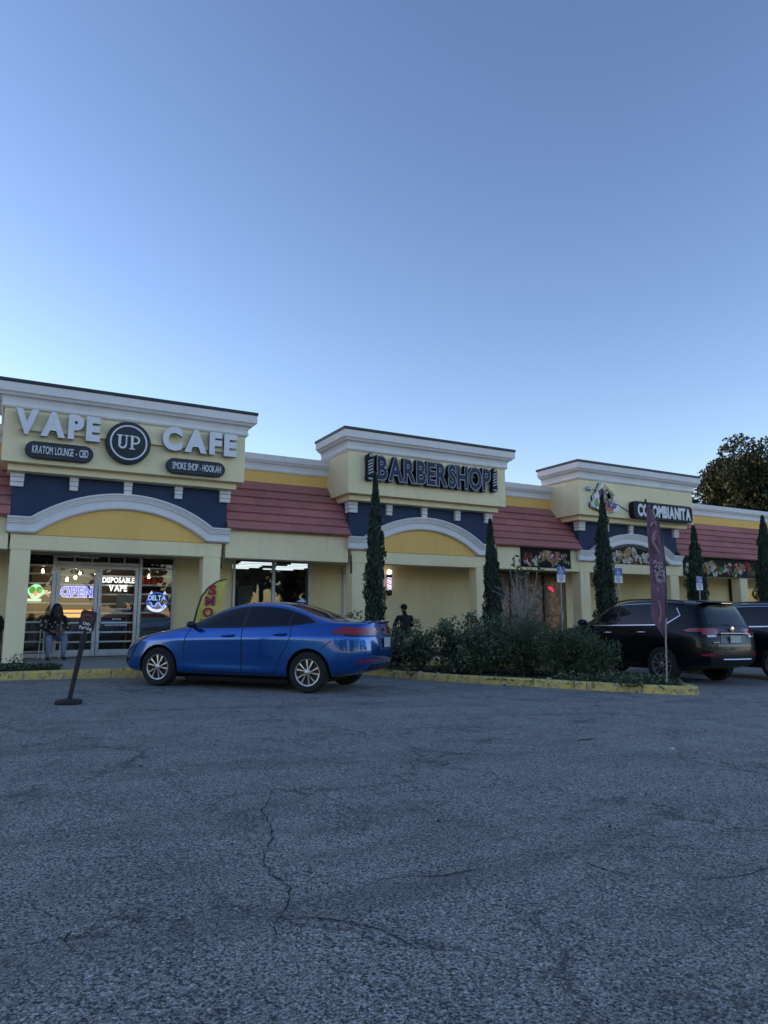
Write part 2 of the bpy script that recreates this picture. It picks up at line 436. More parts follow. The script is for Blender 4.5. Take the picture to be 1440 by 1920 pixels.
def cornice_prof(zb, zt, s=1.0):
    H = zt-zb
    p = [(0.0, zb), (0.035*s, zb-0.02)]
    p += [(0.035*s+0.03*s*math.sin(a), zb+0.02-0.03*math.cos(a)+0.01) for a in (0.6, 1.2, 1.8, 2.4)]
    p += cove(0.045*s, zb+0.09*H/0.58, 0.125*s, zb+0.47*H)
    p += [(0.15*s, zb+0.475*H), (0.15*s, zb+0.52*H), (0.17*s, zb+0.525*H), (0.17*s, zb+0.565*H), (0.19*s, zb+0.57*H), (0.19*s, zb+0.60*H), (0.225*s, zb+0.61*H), (0.225*s, zt), (0.0, zt)]
    return p
def arch(c, hw, yb, zi=3.0, ri=1.90, top_i=3.66, zo=3.36, ro=2.02, top_o=4.03):
    def curve(zb_, r, zt_, n):
        hgt = zt_-zb_; Rr = (r*r+hgt*hgt)/(2*hgt); cz = zt_-Rr; a0 = math.asin(r/Rr)
        return [(c+Rr*math.sin(a), cz+Rr*math.cos(a)) for a in [-a0+2*a0*k/n for k in range(n+1)]]
    n = 28
    I = [(c-hw, zi)] + curve(zi, ri, top_i, n) + [(c+hw, zi)]
    O = [(c-hw, zo)] + curve(zo, ro, top_o, n) + [(c+hw, zo)]
    prof = [(0, 0), (0, 0.06), (0.03, 0.10), (0.10, 0.125), (0.22, 0.125), (0.30, 0.115), (0.44, 0.105), (0.56, 0.115), (0.60, 0.145), (0.68, 0.145), (0.70, 0.165), (0.78, 0.165), (0.80, 0.185), (0.87, 0.19), (0.89, 0.215), (1.0, 0.215), (1.0, 0)]
    mb = MB(); V = []; m = len(prof)
    for (a, b) in zip(I, O):
        for (t, o) in prof: V.append((a[0]+(b[0]-a[0])*t, yb-o, a[1]+(b[1]-a[1])*t))
    F = [(i*m+k, (i+1)*m+k, (i+1)*m+k+1, i*m+k+1) for i in range(len(I)-1) for k in range(m-1)]
    F += [tuple(range(m)), tuple((len(I)-1)*m+k for k in range(m-1, -1, -1))]
    return mb.add(V, F), I
BAYS = [(2.53, -0.15, 5.22, 0.17, 0.57, 4.40, 4.83), (10.81, 8.12, 13.50, 8.50, 8.90, 12.70, 13.10), (19.38, 16.56, 22.18, 16.96, 17.40, 21.36, 21.82)]
LUN = []
for bi, (c, bx0, bx1, pl0, pl1, pr0, pr1) in enumerate(BAYS):
    YF = D-0.5
    t = bld(MB().box(bx0, bx1, YF, 19.0, ZB, ZC), 'sign_tower', CREAM, bevel=0.012)
    def ch(mb, name, mat, **kw):
        o = mb.build(name, mat, None, **kw); o.parent = t; return o
    ch(sweep(cornice_prof(ZC, ZT-0.08), bx0, bx1, YF, 18.55), 'cornice', WHITE, smooth=True)
    ch(MB().box(bx0-0.245, bx1+0.245, YF-0.245, 18.6, ZT-0.078, ZT), 'coping', DARKMETAL, bevel=0.006)
    ch(MB().box(bx0+0.14, bx1-0.14, D-0.30, 18.4, ZB-0.155, ZB-0.002), 'soffit_band', CREAM, bevel=0.008)
    hb = 2.42
    ch(MB().box(c-hb, c+hb, D, 18.9, 3.37, ZB-0.157), 'navy_panel', NAVY, bevel=0.01)
    ch(MB().box(c-hb+0.02, c+hb-0.02, D+0.03, 18.9, 2.985, 3.368), 'panel_base', CREAM)
    for dx, wd in ((-hb+0.10, 0.25), (-1.18, 0.19), (0, 0.19), (1.18, 0.19), (hb-0.10, 0.25)):
        k = MB(); z1 = ZB-0.16; wd *= 0.92
        for i, (zz, dd) in enumerate(((0.0, 0.11), (0.106, 0.104), (0.212, 0.098))):
            ex = 0.004*(2-i); corner = abs(dx) > 2
            xx0 = c+dx-wd/2-ex; xx1 = c+dx+wd/2+ex
            if corner and dx < 0: xx0 = c-hb-dd*0.5
            if corner and dx > 0: xx1 = c+hb+dd*0.5
            k.box(xx0, xx1, D-dd, D+(0.16 if corner else 0.0), z1-zz-0.096, z1-zz)
        ch(k, 'corbel', WHITE, bevel=0.008)
    am, I = arch(c, 2.47 if bi < 2 else 2.54, D-0.002)
    ch(am, 'arch_moulding', WHITE, smooth=True)
    lun = [(c-1.9, 2.985)] + [p for p in I[1:-1]][0:0]
    poly = [(c-1.89, 2.986), (c+1.89, 2.986)] + [(x, z+0.02) for x, z in reversed(I[2:-2])]
    ch(MB().prismY(poly, D-0.022, D+0.2), 'arch_panel', YELLOW if bi < 2 else BLACK)
    bld(MB().box(pl0-0.02, pr1+0.02, D, D+0.42, 2.645, 2.984), 'beam', CREAM, bevel=0.012)
    for p0, p1 in ((pl0, pl1), (pr0, pr1)):
        bld(MB().box(p0, p1, D+0.004, D+0.40, ZS-0.02, 2.644), 'pillar', CREAM, bevel=0.015)
# tiled bays between the towers
for x0, x1 in ((-7.0, 0.11), (4.95, 8.385), (13.235, 16.955), (21.805, 31.0)):
    n = 6; y0, z0, y1, z1 = D-0.10, 3.385, YP-0.02, 4.80
    dec = MB().add([(x0, y0+0.06, z0-0.015), (x1, y0+0.06, z0-0.015), (x1, y1, z1-0.02), (x0, y1, z1-0.02), (x0, YP+0.1, z0-0.015), (x1, YP+0.1, z0-0.015)],
                   [(0, 1, 2, 3), (0, 4, 5, 1), (1, 5, 2), (0, 3, 4), (3, 2, 5, 4)])
    roof = bld(dec, 'tiled_roof', ROOFRED)
    ln = x1-x0; k = max(2, round(ln/1.7)); sy, sz = (y1-y0)/n, (z1-z0)/n
    nv = Vector((0, -sz, sy)).normalized(); rnd = random.Random(int(x0*10))
    for j in range(n):
        off = (j % 2)*0.5
        cuts = [x0] + [x0+ln*(i+off)/k for i in range(0 if off else 1, k)] + [x1]
        for a, b in zip(cuts[:-1], cuts[1:]):
            if b-a < 0.02: continue
            ya, za = y0+sy*j-0.02, z0+sz*j-0.02*sz/sy; yb_, zb_ = y0+sy*(j+1)+0.02, z0+sz*(j+1)+0.02*sz/sy
            up = 0.078+rnd.uniform(-0.002, 0.002); lo = 0.012
            pts = [(a+0.0008, ya, za, 0), (b-0.0008, ya, za, 0), (b-0.0008, yb_, zb_, 0), (a+0.0008, yb_, zb_, 0), (a+0.0008, ya, za, up), (b-0.0008, ya, za, up+rnd.uniform(-0.002, 0.002)), (b-0.0008, yb_, zb_, lo), (a+0.0008, yb_, zb_, lo)]
            vv = [(X, Y+nv.y*h, Z+nv.z*h) for X, Y, Z, h in pts]
            o = MB().add(vv, [(3,2,1,0),(4,5,6,7),(0,1,5,4),(1,2,6,5),(2,3,7,6),(3,0,4,7)]).build('roof_tile', ROOFRED, None)
            o.parent = roof
    bm_ = bld(MB().box(x0 if x0 > -5 else x0, x1, D+0.02, D+0.42, 2.645, 3.384), 'beam', CREAM, bevel=0.012)
    pw = bld(MB().box(x0-0.3, x1+0.3, YP, YP+0.25, 3.4, 5.22), 'parapet_wall', YELLOW)
    pc = sweep([(o, z) for o, z in cornice_prof(5.17, 5.60, 0.7)], x0-0.2, x1+0.2, YP, YP+0.3).build('parapet_cornice', WHITE, None, smooth=True)
    pc.parent = pw
for a, b in ((-3.6, -3.2), (25.4, 25.86)):
    bld(MB().box(a, b, D+0.03, D+0.42, ZS-0.02, 2.644), 'pillar', CREAM, bevel=0.015)
# expansion joints beside the pillars
for jx in (4.86, 8.47):
    bld(MB().box(jx-0.018, jx+0.018, D-0.006, D+0.03, 2.35, 2.86), 'expansion_joint', BLACK)
# shelter ceiling, shell of the block
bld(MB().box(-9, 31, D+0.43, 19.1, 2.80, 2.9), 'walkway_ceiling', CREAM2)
bld(MB().box(-46, 31, YP+0.05, 34, 4.40, 4.52), 'flat_roof', DARKMETAL)
bld(MB().box(-46, -9, D+0.02, D+0.3, 0, 5.6).box(-46.2, -46, YP, 34, 0, 4.5).box(31, 31.2, YP, 34, 0, 4.5).box(-46.2, 31.2, 34, 34.2, 0, 4.5), 'outer_wall', CREAM2)  # unseen left stretch is lengthened to keep the sun off the lot
bld(MB().box(-60, -3.2, 24, 47, 4.53, 12.2), 'added_sun_block', CREAM2)  # unseen block added to keep the low sun off the tower sides
# wall at the back of the walkway, cut round the shop fronts
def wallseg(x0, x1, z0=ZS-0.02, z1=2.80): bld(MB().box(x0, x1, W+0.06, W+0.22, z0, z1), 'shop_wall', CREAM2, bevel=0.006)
OPN = [(-3.2, -0.9, 0.9, 2.5), (0.30, 4.08, ZS, 2.72), (5.66, 7.96, 0.5, 2.78), (13.75, 17.84, ZS, 2.70), (27.5, 29.2, 1.1, 2.35)]
px = -9
for a, b, z0, z1 in OPN:
    wallseg(px, a)
    if z0 > 0.3: wallseg(a, b, ZS-0.02, z0)
    if z1 < 2.79: wallseg(a, b, z1, 2.80)
    px = b
wallseg(px, 31)
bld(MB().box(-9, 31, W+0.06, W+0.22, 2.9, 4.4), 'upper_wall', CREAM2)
bld(MB().box(27.08, 27.24, W-0.1, W+0.05, ZS, 2.79), 'downpipe', DARKMETAL, bevel=0.02)
bld(MB().box(9.02, 9.09, W-0.02, W+0.058, ZS+0.3, 2.45), 'conduit', WHITEMETAL, bevel=0.02)
bld(MB().box(8.98, 9.13, W-0.06, W+0.058, 2.45, 2.66), 'junction_box', ALU, bevel=0.02)
# rooms behind the glass
TAN = simple('room_tan', (0.30, 0.26, 0.20), 0.8, 0, 0.15, 1.5); GREYR = simple('room_grey', (0.22, 0.22, 0.21), 0.8, 0, 0.2, 1.5); FLOOR = simple('room_floor', (0.06, 0.055, 0.05), 0.35, 0, 0.3, 3)
WOOD = simple('wood', (0.20, 0.10, 0.045), 0.5, 0, 0.35, 6); DARKWOOD = simple('dark_wood', (0.03, 0.022, 0.018), 0.5, 0, 0.3, 6)
def room(x0, x1, y1, wall, zc=2.95):
    y0 = W+0.23
    m = MB().box(x0-0.1, x0, y0, y1, 0.1, zc).box(x1, x1+0.1, y0, y1, 0.1, zc).box(x0-0.1, x1+0.1, y1, y1+0.1, 0.1, zc).box(x0-0.1, x1+0.1, y0, y1, zc, zc+0.1)
    r = bld(m, 'room_walls', wall); o = MB().box(x0, x1, W+0.05, y1, 0.1, ZS+0.002).build('room_floor', FLOOR, None); o.parent = r
    return r
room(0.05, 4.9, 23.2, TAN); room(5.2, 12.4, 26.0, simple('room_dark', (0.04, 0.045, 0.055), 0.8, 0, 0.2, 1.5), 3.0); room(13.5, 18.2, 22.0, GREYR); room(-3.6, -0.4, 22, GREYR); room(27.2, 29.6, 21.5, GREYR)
# ------------------------------------------------------------------ shop fronts
def sub(mb, name, mat, parent, **kw):
    o = mb.build(name, mat, None, **kw); o.parent = parent; return o
# --- glazed front with double doors (leftmost shop)
fy0, fy1 = W-0.03, W+0.05
fr = MB()
fr.box(0.30, 0.36, fy0, fy1, ZS, 2.72).box(4.02, 4.08, fy0, fy1, ZS, 2.72).box(0.36, 4.02, fy0, fy1, 2.68, 2.72)
fr.box(1.14, 1.225, fy0-0.01, fy1, ZS, 2.679).box(3.17, 3.25, fy0-0.01, fy1, ZS, 2.679)
fr.box(1.226, 3.169, fy0, fy1, 2.455, 2.535)
fr.box(0.361, 1.139, fy0+0.005, fy1, 2.40, 2.44).box(3.251, 4.019, fy0+0.005, fy1, 2.40, 2.44)
fr.box(0.361, 1.139, fy0+0.005, fy1, ZS, 0.30).box(3.251, 4.019, fy0+0.005, fy1, ZS, 0.30)
for xx in (1.62, 2.03, 2.42, 2.80): fr.box(xx-0.02, xx+0.02, fy0+0.01, fy1, 2.536, 2.679)
front = bld(fr, 'shop_front', ALU, bevel=0.006)
for a, b in ((0.362, 1.138), (3.252, 4.018)):
    sub(MB().box(a, b, W+0.015, W+0.023, 0.301, 2.399), 'pane', SHOPGLASS, front)
    sub(MB().box(a, b, W+0.015, W+0.023, 2.441, 2.678), 'transom_pane', DARKGLASS, front)
    sub(MB().box(a, b, W+0.045, W+0.075, 2.55, 2.57), 'transom_bar', ALU, front)
sub(MB().box(1.227, 3.168, W+0.015, W+0.023, 2.537, 2.678), 'transom_pane', DARKGLASS, front)
BARM = simple('bar_white', (0.85, 0.85, 0.83), 0.5, 0, 0.1, 8)
for a, b in ((0.365, 1.135), (3.255, 4.015)):
    for k in range(9):
        z = 2.22-0.235*k
        sub(MB().box(a, b, W+0.085, W+0.115, z-0.021, z+0.021), 'security_bar', BARM, front, bevel=0.005)
sub(MB().box(0.66, 0.70, W+0.12, W+0.15, 0.3, 2.4), 'security_post', DARKMETAL, front)
for (a, b, hx) in ((1.232, 2.195, 2.12), (2.205, 3.163, 2.28)):
    d = MB(); s = 0.085
    d.box(a, a+s, fy0+0.008, fy1-0.008, ZS+0.012, 2.45).box(b-s, b, fy0+0.008, fy1-0.008, ZS+0.012, 2.45)
    d.box(a+s+0.0005, b-s-0.0005, fy0+0.008, fy1-0.008, 2.36, 2.45).box(a+s+0.0005, b-s-0.0005, fy0+0.008, fy1-0.008, ZS+0.012, 0.365)
    dr = bld(d, 'door', ALU, bevel=0.006)
    sub(MB().box(a+s+0.001, b-s-0.001, W+0.008, W+0.016, 0.366, 2.359), 'pane', SHOPGLASS, dr)
    for k in range(8):
        z = 2.20-0.235*k
        sub(MB().box(a+s, b-s, W+0.075, W+0.105, z-0.021, z+0.021), 'security_bar', BARM, dr, bevel=0.005)
    sub(MB().tube([(hx, fy0-0.0, 1.0), (hx, fy0-0.07, 1.03), (hx, fy0-0.07, 1.37), (hx, fy0-0.0, 1.40)], 0.013, 8), 'handle', WHITEMETAL, dr, smooth=True)
    sub(MB().lathe([(0.022, -0.02), (0.022, 0.0)], (hx, fy0-0.001, 0.88), 12, 'Y'), 'lock', BLACK, dr)
# furniture and lamps seen through the glass
BULB = emitter('bulb', (1.0, 0.72, 0.38), 14); CEIL = emitter('added_ceiling_light', (1.0, 0.80, 0.56), 1.3); TUBE = emitter('fluorescent', (0.86, 0.95, 1.0), 0.45); ORANGE = emitter('display_light', (1.0, 0.42, 0.12), 0.55)
for i, (bx, by, bz) in enumerate(((0.98, 20.2, 2.33), (1.60, 20.6, 2.15), (1.80, 20.6, 2.22), (1.93, 20.8, 2.33), (3.75, 20.8, 2.3))):
    t = empty('pendant_lamp', (bx, by, 2.95)); tag(t, ['small bare bulb hanging behind the side window by the left pillar', 'lowest of the small bulbs hanging behind the left door', 'middle of the small bulbs hanging behind the left door', 'highest of the small bulbs hanging behind the left door', 'small bulb hanging behind the glass above the round blue window sign'][i], 'lamp', 'bulbs hanging in the leftmost shop')
    MB().tube([(0, 0, 0), (0, 0, bz-2.95+0.07)], 0.006, 6).build('cord', BLACK, t)
    MB().lathe([(0.0, -0.045), (0.024, -0.035), (0.034, -0.005), (0.026, 0.03), (0.013, 0.055), (0.012, 0.07)], (0, 0, bz-2.95), 12).build('bulb', BULB, t, smooth=True)
for i, (lx, ly) in enumerate(((1.2, 20.8), (2.9, 20.8), (2.0, 22.3))):  # glowing panels out of view, added to light the room
    t = empty('added_ceiling_light', (lx, ly, 2.95)); tag(t, ('added unseen ceiling panel behind the left shop door', 'added unseen ceiling panel behind the right shop door', 'added unseen ceiling panel deepest in the leftmost shop')[i], 'ceiling light', 'added ceiling panels of the leftmost shop')
    MB().box(-0.6, 0.6, -0.15, 0.15, -0.05, 0).build('housing', WHITEMETAL, t); MB().box(-0.57, 0.57, -0.12, 0.12, -0.058, -0.052).build('diffuser', CEIL, t)
def thing(name, label, cat, loc, group=None):
    t = empty(name, loc); tag(t, label, cat, group); return t
t = thing('display_counter', 'dark shop counter with an orange lit glass top behind the doors', 'counter', (2.1, 20.6, ZS))
MB().box(-1.85, 1.0, -0.3, 0.3, 0, 0.92).build('cabinet', DARKWOOD, t, bevel=0.01); MB().box(-1.87, 1.02, -0.32, 0.32, 0.921, 0.96).build('worktop', DARKWOOD, t, bevel=0.01)
MB().box(-0.62, 0.15, -0.05, 0.26, 0.961, 1.16).build('lit_case', ORANGE, t, bevel=0.02); MB().box(-0.8, 0.6, -0.1, 0.3, 1.161, 1.20).build('case_lid', WOOD, t, bevel=0.01)
t = thing('shelf_unit', 'dark red shelf unit behind the round blue window sign', 'shelf', (3.85, 21.3, ZS))
REDB = simple('red_boxes', (0.30, 0.035, 0.03), 0.6, 0, 0.5, 9)
MB().box(-0.5, 0.5, 0, 0.35, 0, 0.08).box(-0.5, -0.46, 0, 0.35, 0.081, 2.2).box(0.46, 0.5, 0, 0.35, 0.081, 2.2).box(-0.459, 0.459, 0.3, 0.35, 0.081, 2.2).build('carcass', DARKWOOD, t)
for k in range(4):
    MB().box(-0.455, 0.455, 0.01, 0.295, 0.5+k*0.45, 0.53+k*0.45).build('shelf', DARKWOOD, t)
    for q in range(5): MB().box(-0.42+q*0.17, -0.28+q*0.17, 0.06, 0.22, 0.531+k*0.45, 0.74+k*0.45+0.05*((q*7+k) % 3)).build('packet', REDB, t)
# --- window of the second shop with fluorescent tubes inside
f2 = MB(); a, m0, m1, b = 5.66, 6.79, 6.875, 7.96
f2.box(a, a+0.06, fy0, fy1, 0.5, 2.78).box(b-0.06, b, fy0, fy1, 0.5, 2.78).box(m0, m1, fy0-0.01, fy1, 0.5, 2.739).box(a+0.061, b-0.061, fy0, fy1, 2.74, 2.78).box(a+0.061, m0-0.001, fy0, fy1, 0.5, 0.58).box(m1+0.001, b-0.061, fy0, fy1, 0.5, 0.58)
win2 = bld(f2, 'window', WHITEMETAL, bevel=0.006)
sub(MB().box(a+0.062, m0-0.002, W+0.01, W+0.018, 0.581, 2.739), 'pane', SHOPGLASS, win2)
sub(MB().box(m1+0.002, b-0.062, W+0.01, W+0.018, 0.581, 2.739), 'pane', SHOPGLASS, win2)
for r in range(5):
    for c_ in range(2):
        lx = 7.5+c_*1.75+0.15*(r % 2); ly = 22.3+r*0.72
        t = empty('strip_light', (lx, ly, 3.0)); tag(t, '%s fluorescent ceiling strip behind the %s pane of the second shop window' % (('nearest', 'second nearest', 'middle', 'second deepest', 'deepest')[r], ('left', 'right')[c_]), 'ceiling light', 'fluorescent strips in the second shop')
        MB().box(-0.62, 0.62, -0.09, 0.09, -0.05, 0).build('housing', WHITEMETAL, t); MB().box(-0.6, 0.6, -0.035, 0.035, -0.085, -0.051).build('tube', TUBE, t, bevel=0.01)
t = thing('partition', 'dark tall partition standing inside the second shop window', 'partition', (6.15, 20.6, ZS)); MB().box(-0.14, 0.14, -0.1, 0.1, 0, 2.15).build('post', BLACK, t); MB().box(0.141, 0.62, -0.03, 0.03, 0.1, 1.9).build('board', GREYR, t)
t = thing('mirror_stand', 'tall dark styling mirror with a pale curtain inside the second shop', 'mirror', (8.75, 21.8, ZS)); MB().box(-0.5, 0.25, -0.05, 0.05, 0, 2.3).build('mirror_frame', simple('mirror_dark', (0.02, 0.03, 0.06), 0.15), t); MB().box(0.26, 0.6, -0.02, 0.02, 0.1, 2.1).build('curtain', simple('curtain', (0.3, 0.3, 0.3), 0.8, 0, 0.4, 14), t)
# --- restaurant window and door covered with printed film
def collage(name, cols, scale, dark=0.4):
    M = Mat(name); p = M.pos()
    nw = M.n('TexNoise'); nw.inputs['Scale'].default_value = 5; M.l(p, nw.inputs['Vector'])
    ad = M.n('VectorMath', operation='ADD'); M.l(p, ad.inputs[0]); sc = M.n('VectorMath', operation='SCALE'); sc.inputs['Scale'].default_value = 0.35; M.l(nw.outputs['Color'], sc.inputs[0]); M.l(sc.outputs[0], ad.inputs[1])
    v = M.n('TexVoronoi', feature='F1'); v.inputs['Scale'].default_value = scale; M.l(ad.outputs[0], v.inputs['Vector'])
    s = M.n('SeparateColor'); M.l(v.outputs['Color'], s.inputs[0])
    c = M.ramp(s.outputs[0], [(i/(len(cols)-1), q) for i, q in enumerate(cols)], 'LINEAR')
    c = M.mix(M.ramp(v.outputs['Distance'], [(0.1, 0.0), (0.75, dark)]), c, (0.02, 0.015, 0.012))
    c = M.mix(M.ramp(M.noise(p, 26, 4), [(0.45, 0.0), (0.7, 0.5)]), c, (0.25, 0.2, 0.16))
    M.l(c, M.b.inputs['Base Color']); M.set(Roughness=0.35); return M.m
FILM = collage('film_photo', [(0.10, 0.06, 0.05), (0.40, 0.24, 0.18), (0.52, 0.42, 0.35), (0.26, 0.11, 0.08), (0.66, 0.56, 0.48)], 8, 0.75)
FILM2 = collage('film_photo_red', [(0.40, 0.10, 0.04), (0.60, 0.22, 0.08), (0.75, 0.36, 0.11), (0.28, 0.08, 0.04), (0.60, 0.36, 0.2)], 6, 0.65)
FRAMEBR = simple('brown_frame', (0.10, 0.06, 0.04), 0.5, 0, 0.2, 8)
f3 = MB().box(13.75, 13.82, fy0, fy1, ZS, 2.70).box(17.77, 17.84, fy0, fy1, ZS, 2.70).box(13.821, 17.769, fy0, fy1, 2.62, 2.70).box(15.3, 15.36, fy0, fy1, ZS, 2.619).box(16.80, 16.88, fy0-0.02, fy1, ZS, 2.619).box(13.821, 15.299, fy0, fy1, ZS, 0.5).box(15.361, 16.799, fy0, fy1, ZS, 0.5)
win3 = bld(f3, 'window', FRAMEBR, bevel=0.006)
for p0, p1 in ((13.822, 15.298), (15.362, 16.798)): sub(MB().box(p0, p1, W+0.01, W+0.02, 0.501, 2.618), 'printed_pane', FILM, win3)
d3 = bld(MB().box(16.885, 16.97, fy0, fy1-0.01, ZS+0.01, 2.61).box(17.68, 17.765, fy0, fy1-0.01, ZS+0.01, 2.61).box(16.971, 17.679, fy0, fy1-0.01, 2.5, 2.61).box(16.971, 17.679, fy0, fy1-0.01, ZS+0.01, 0.4).box(16.971, 17.679, fy0, fy1-0.01, 1.18, 1.24), 'door', WOOD, bevel=0.006)
sub(MB().box(16.972, 17.678, W+0.01, W+0.02, 0.401, 1.179), 'printed_pane', FILM2, d3); sub(MB().box(16.972, 17.678, W+0.01, W+0.02, 1.241, 2.499), 'printed_pane', FILM2, d3)
sub(MB().tube([(17.6, fy0, 1.0), (17.6, fy0-0.06, 1.02), (17.6, fy0-0.06, 1.32), (17.6, fy0, 1.34)], 0.012, 8), 'handle', WHITEMETAL, d3, smooth=True)
for (a, b, z0, z1) in ((-3.2, -0.9, 0.9, 2.5), (27.5, 29.2, 1.1, 2.35)):
    f4 = bld(MB().box(a, a+0.06, fy0, fy1, z0, z1).box(b-0.06, b, fy0, fy1, z0, z1).box(a+0.061, b-0.061, fy0, fy1, z1-0.06, z1).box(a+0.061, b-0.061, fy0, fy1, z0, z0+0.06), 'window', ALU, bevel=0.006)
    sub(MB().box(a+0.062, b-0.062, W+0.01, W+0.018, z0+0.061, z1-0.061), 'pane', DARKGLASS, f4)

# ------------------------------------------------------------------ lettering
_txt = {}
def glyph(chr_, bold=0.0, outline=0.0):
    key = (chr_, bold, outline)
    if key in _txt: return _txt[key]
    cu = bpy.data.curves.new('t', 'FONT'); cu.body = chr_; cu.size = 1.0; cu.resolution_u = 4
    cu.offset = bold
    if outline: cu.fill_mode = 'NONE'; cu.bevel_depth = outline; cu.bevel_resolution = 1
    o = bpy.data.objects.new('t', cu); COL.objects.link(o); bpy.context.view_layer.update()
    me = evaluated_mesh(o); bpy.data.objects.remove(o)
    co = np.empty(len(me.vertices)*3); me.vertices.foreach_get('co', co); co = co.reshape(-1, 3)
    fs = [tuple(p.vertices) for p in me.polygons]
    _txt[key] = (co, fs); return _txt[key]
def layout(word, x0, x1, z0, z1, bold=0.02, gap=0.07, outline=0.0, space=0.28):
    """glyphs of a word fitted to a rectangle: list of (verts2d scaled, faces)"""
    capz = glyph('H', bold)[0]; zb, zt = capz[:, 1].min(), capz[:, 1].max()
    cur = 0; items = []
    for chn in word:
        if chn == ' ': cur += space; continue
        ref = glyph(chn, bold)[0]; co, fs = glyph(chn, bold, outline)
        items.append((co, fs, cur-ref[:, 0].min())); cur += ref[:, 0].max()-ref[:, 0].min()+gap
    tot = cur-gap; sx = (x1-x0)/tot; szz = (z1-z0)/(zt-zb)
    return [(np.c_[x0+(co[:, 0]+off)*sx, z0+(co[:, 1]-zb)*szz, co[:, 2]*(sx+szz)/2], fs) for co, fs, off in items]
def solid_glyph(c2, fs, yf, yb):
    """flat glyph faces extruded between y=yf (front) and y=yb (back)"""
    bm = bmesh.new(); vs = [bm.verts.new((x, yf, z)) for x, z, _ in c2]
    for f in fs:
        try: bm.faces.new([vs[i] for i in f])
        except ValueError: pass
    bmesh.ops.remove_doubles(bm, verts=bm.verts, dist=1e-5)
    r_ = bmesh.ops.extrude_face_region(bm, geom=bm.faces[:])
    bmesh.ops.translate(bm, verts=[e for e in r_['geom'] if isinstance(e, bmesh.types.BMVert)], vec=(0, yb-yf, 0))
    me = bpy.data.meshes.new('letter'); bm.to_mesh(me); bm.free(); return me
def put(me, name, mats, parent, smooth=False, bevel=0):
    o = link(name, me, mats, None, smooth, bevel); o.parent = parent
    if parent is not None: o.matrix_parent_inverse = Matrix.Translation(parent.location).inverted()
    return o
def word(txt, x0, x1, z0, z1, yf, yb, mats, parent, bold=0.02, gap=0.07, name='letter', join=False, space=0.28, xf=None):
    out = []; L = layout(txt, x0, x1, z0, z1, bold, gap, 0, space)
    for c2, fs in L:
        me = solid_glyph(c2, fs, yf, yb)
        if xf is not None: me.transform(xf)
        out.append(put(me, name, mats, parent))
    return out
def joined_word(txt, x0, x1, z0, z1, yf, yb, mats, parent, bold=0.02, gap=0.07, name='lettering', space=0.28, xf=None):
    bm = bmesh.new()
    for c2, fs in layout(txt, x0, x1, z0, z1, bold, gap, 0, space):
        me = solid_glyph(c2, fs, yf, yb); bm.from_mesh(me); bpy.data.meshes.remove(me)
    me = bpy.data.meshes.new(name); bm.to_mesh(me); bm.free()
    if xf is not None: me.transform(xf)
    return put(me, name, mats, parent)
def pk(mb, name, mat, parent, **kw):      # build in world coordinates under a parent that stands somewhere
    o = mb.build(name, mat, None, **kw); o.parent = parent; o.matrix_parent_inverse = Matrix.Translation(parent.location).inverted(); return o

YF = D-0.5
SIGNGREY = simple('sign_face_grey', (0.74, 0.74, 0.77), 0.45, 0, 0.08, 5); RETURN = simple('sign_return', (0.07, 0.075, 0.085), 0.5, 0, 0.2, 6)
CHAR = simple('sign_charcoal', (0.040, 0.048, 0.060), 0.6, 0, 0.15, 4, spec=0.25); WHITEP = simple('white_print', (0.72, 0.74, 0.76), 0.5, 0, 0.05, 5)
def channel_word(txt, x0, x1, label, rw):
    t = thing('channel_letter_sign', label, 'sign', ((x0+x1)/2, YF, 5.1))
    pk(MB().box(rw[0], rw[1], YF-0.09, YF-0.001, 5.20, 5.31), 'raceway', CREAM, t, bevel=0.006)
    for c2, fs in layout(txt, x0, x1, 5.085, 5.65, 0.06, 0.09):
        me = solid_glyph(c2, fs, YF-0.19, YF-0.092)
        o = put(me, 'letter', [RETURN], t)
        me2 = solid_glyph(c2, fs, YF-0.196, YF-0.191); f = link('letter_face', me2, [SIGNGREY]); f.parent = o
channel_word('VAPE', 0.06, 1.78, 'large grey raised letters on the near tower before the round sign', (0.15, 1.97))
channel_word('CAFE', 3.15, 4.95, 'large grey raised letters on the near tower after the round sign', (2.86, 4.85))
t = thing('round_sign', 'round dark sign with a grey ring between two raised words', 'sign', (2.405, YF, 5.155))
cc = (2.405, YF, 5.155)
pk(MB().lathe([(0.46, 0.0), (0.495, -0.01), (0.495, -0.15), (0.475, -0.165)], cc, 56, 'Y'), 'disc', CHAR, t, smooth=True)
ring = MB(); n = 64; V = []
for k in range(n):
    a_ = 2*math.pi*k/n
    for rr_, yy in ((0.375, -0.166), (0.375, -0.18), (0.41, -0.18), (0.41, -0.166)): V.append((cc[0]+rr_*math.cos(a_), YF+yy, cc[2]+rr_*math.sin(a_)))
ring.add(V, [(4*k+q, 4*((k+1) % n)+q, 4*((k+1) % n)+(q+1) % 4, 4*k+(q+1) % 4) for k in range(n) for q in range(4)])
pk(ring, 'ring', SIGNGREY, t, smooth=True)
def strokes_sign(segs, yf, yb, mat, name, parent):
    m = MB()
    for poly in segs: m.prismY(poly, yf, yb)
    return pk(m, name, mat, parent)
def arcpoly(cx, cz, r0, r1, a0, a1, n=14, ex=1.0):
    o = [(cx+ex*r1*math.cos(R(a0+(a1-a0)*k/n)), cz+r1*math.sin(R(a0+(a1-a0)*k/n))) for k in range(n+1)]
    i = [(cx+ex*r0*math.cos(R(a1-(a1-a0)*k/n)), cz+r0*math.sin(R(a1-(a1-a0)*k/n))) for k in range(n+1)]
    return o+i
def rect(x0, x1, z0, z1): return [(x0, z0), (x1, z0), (x1, z1), (x0, z1)]
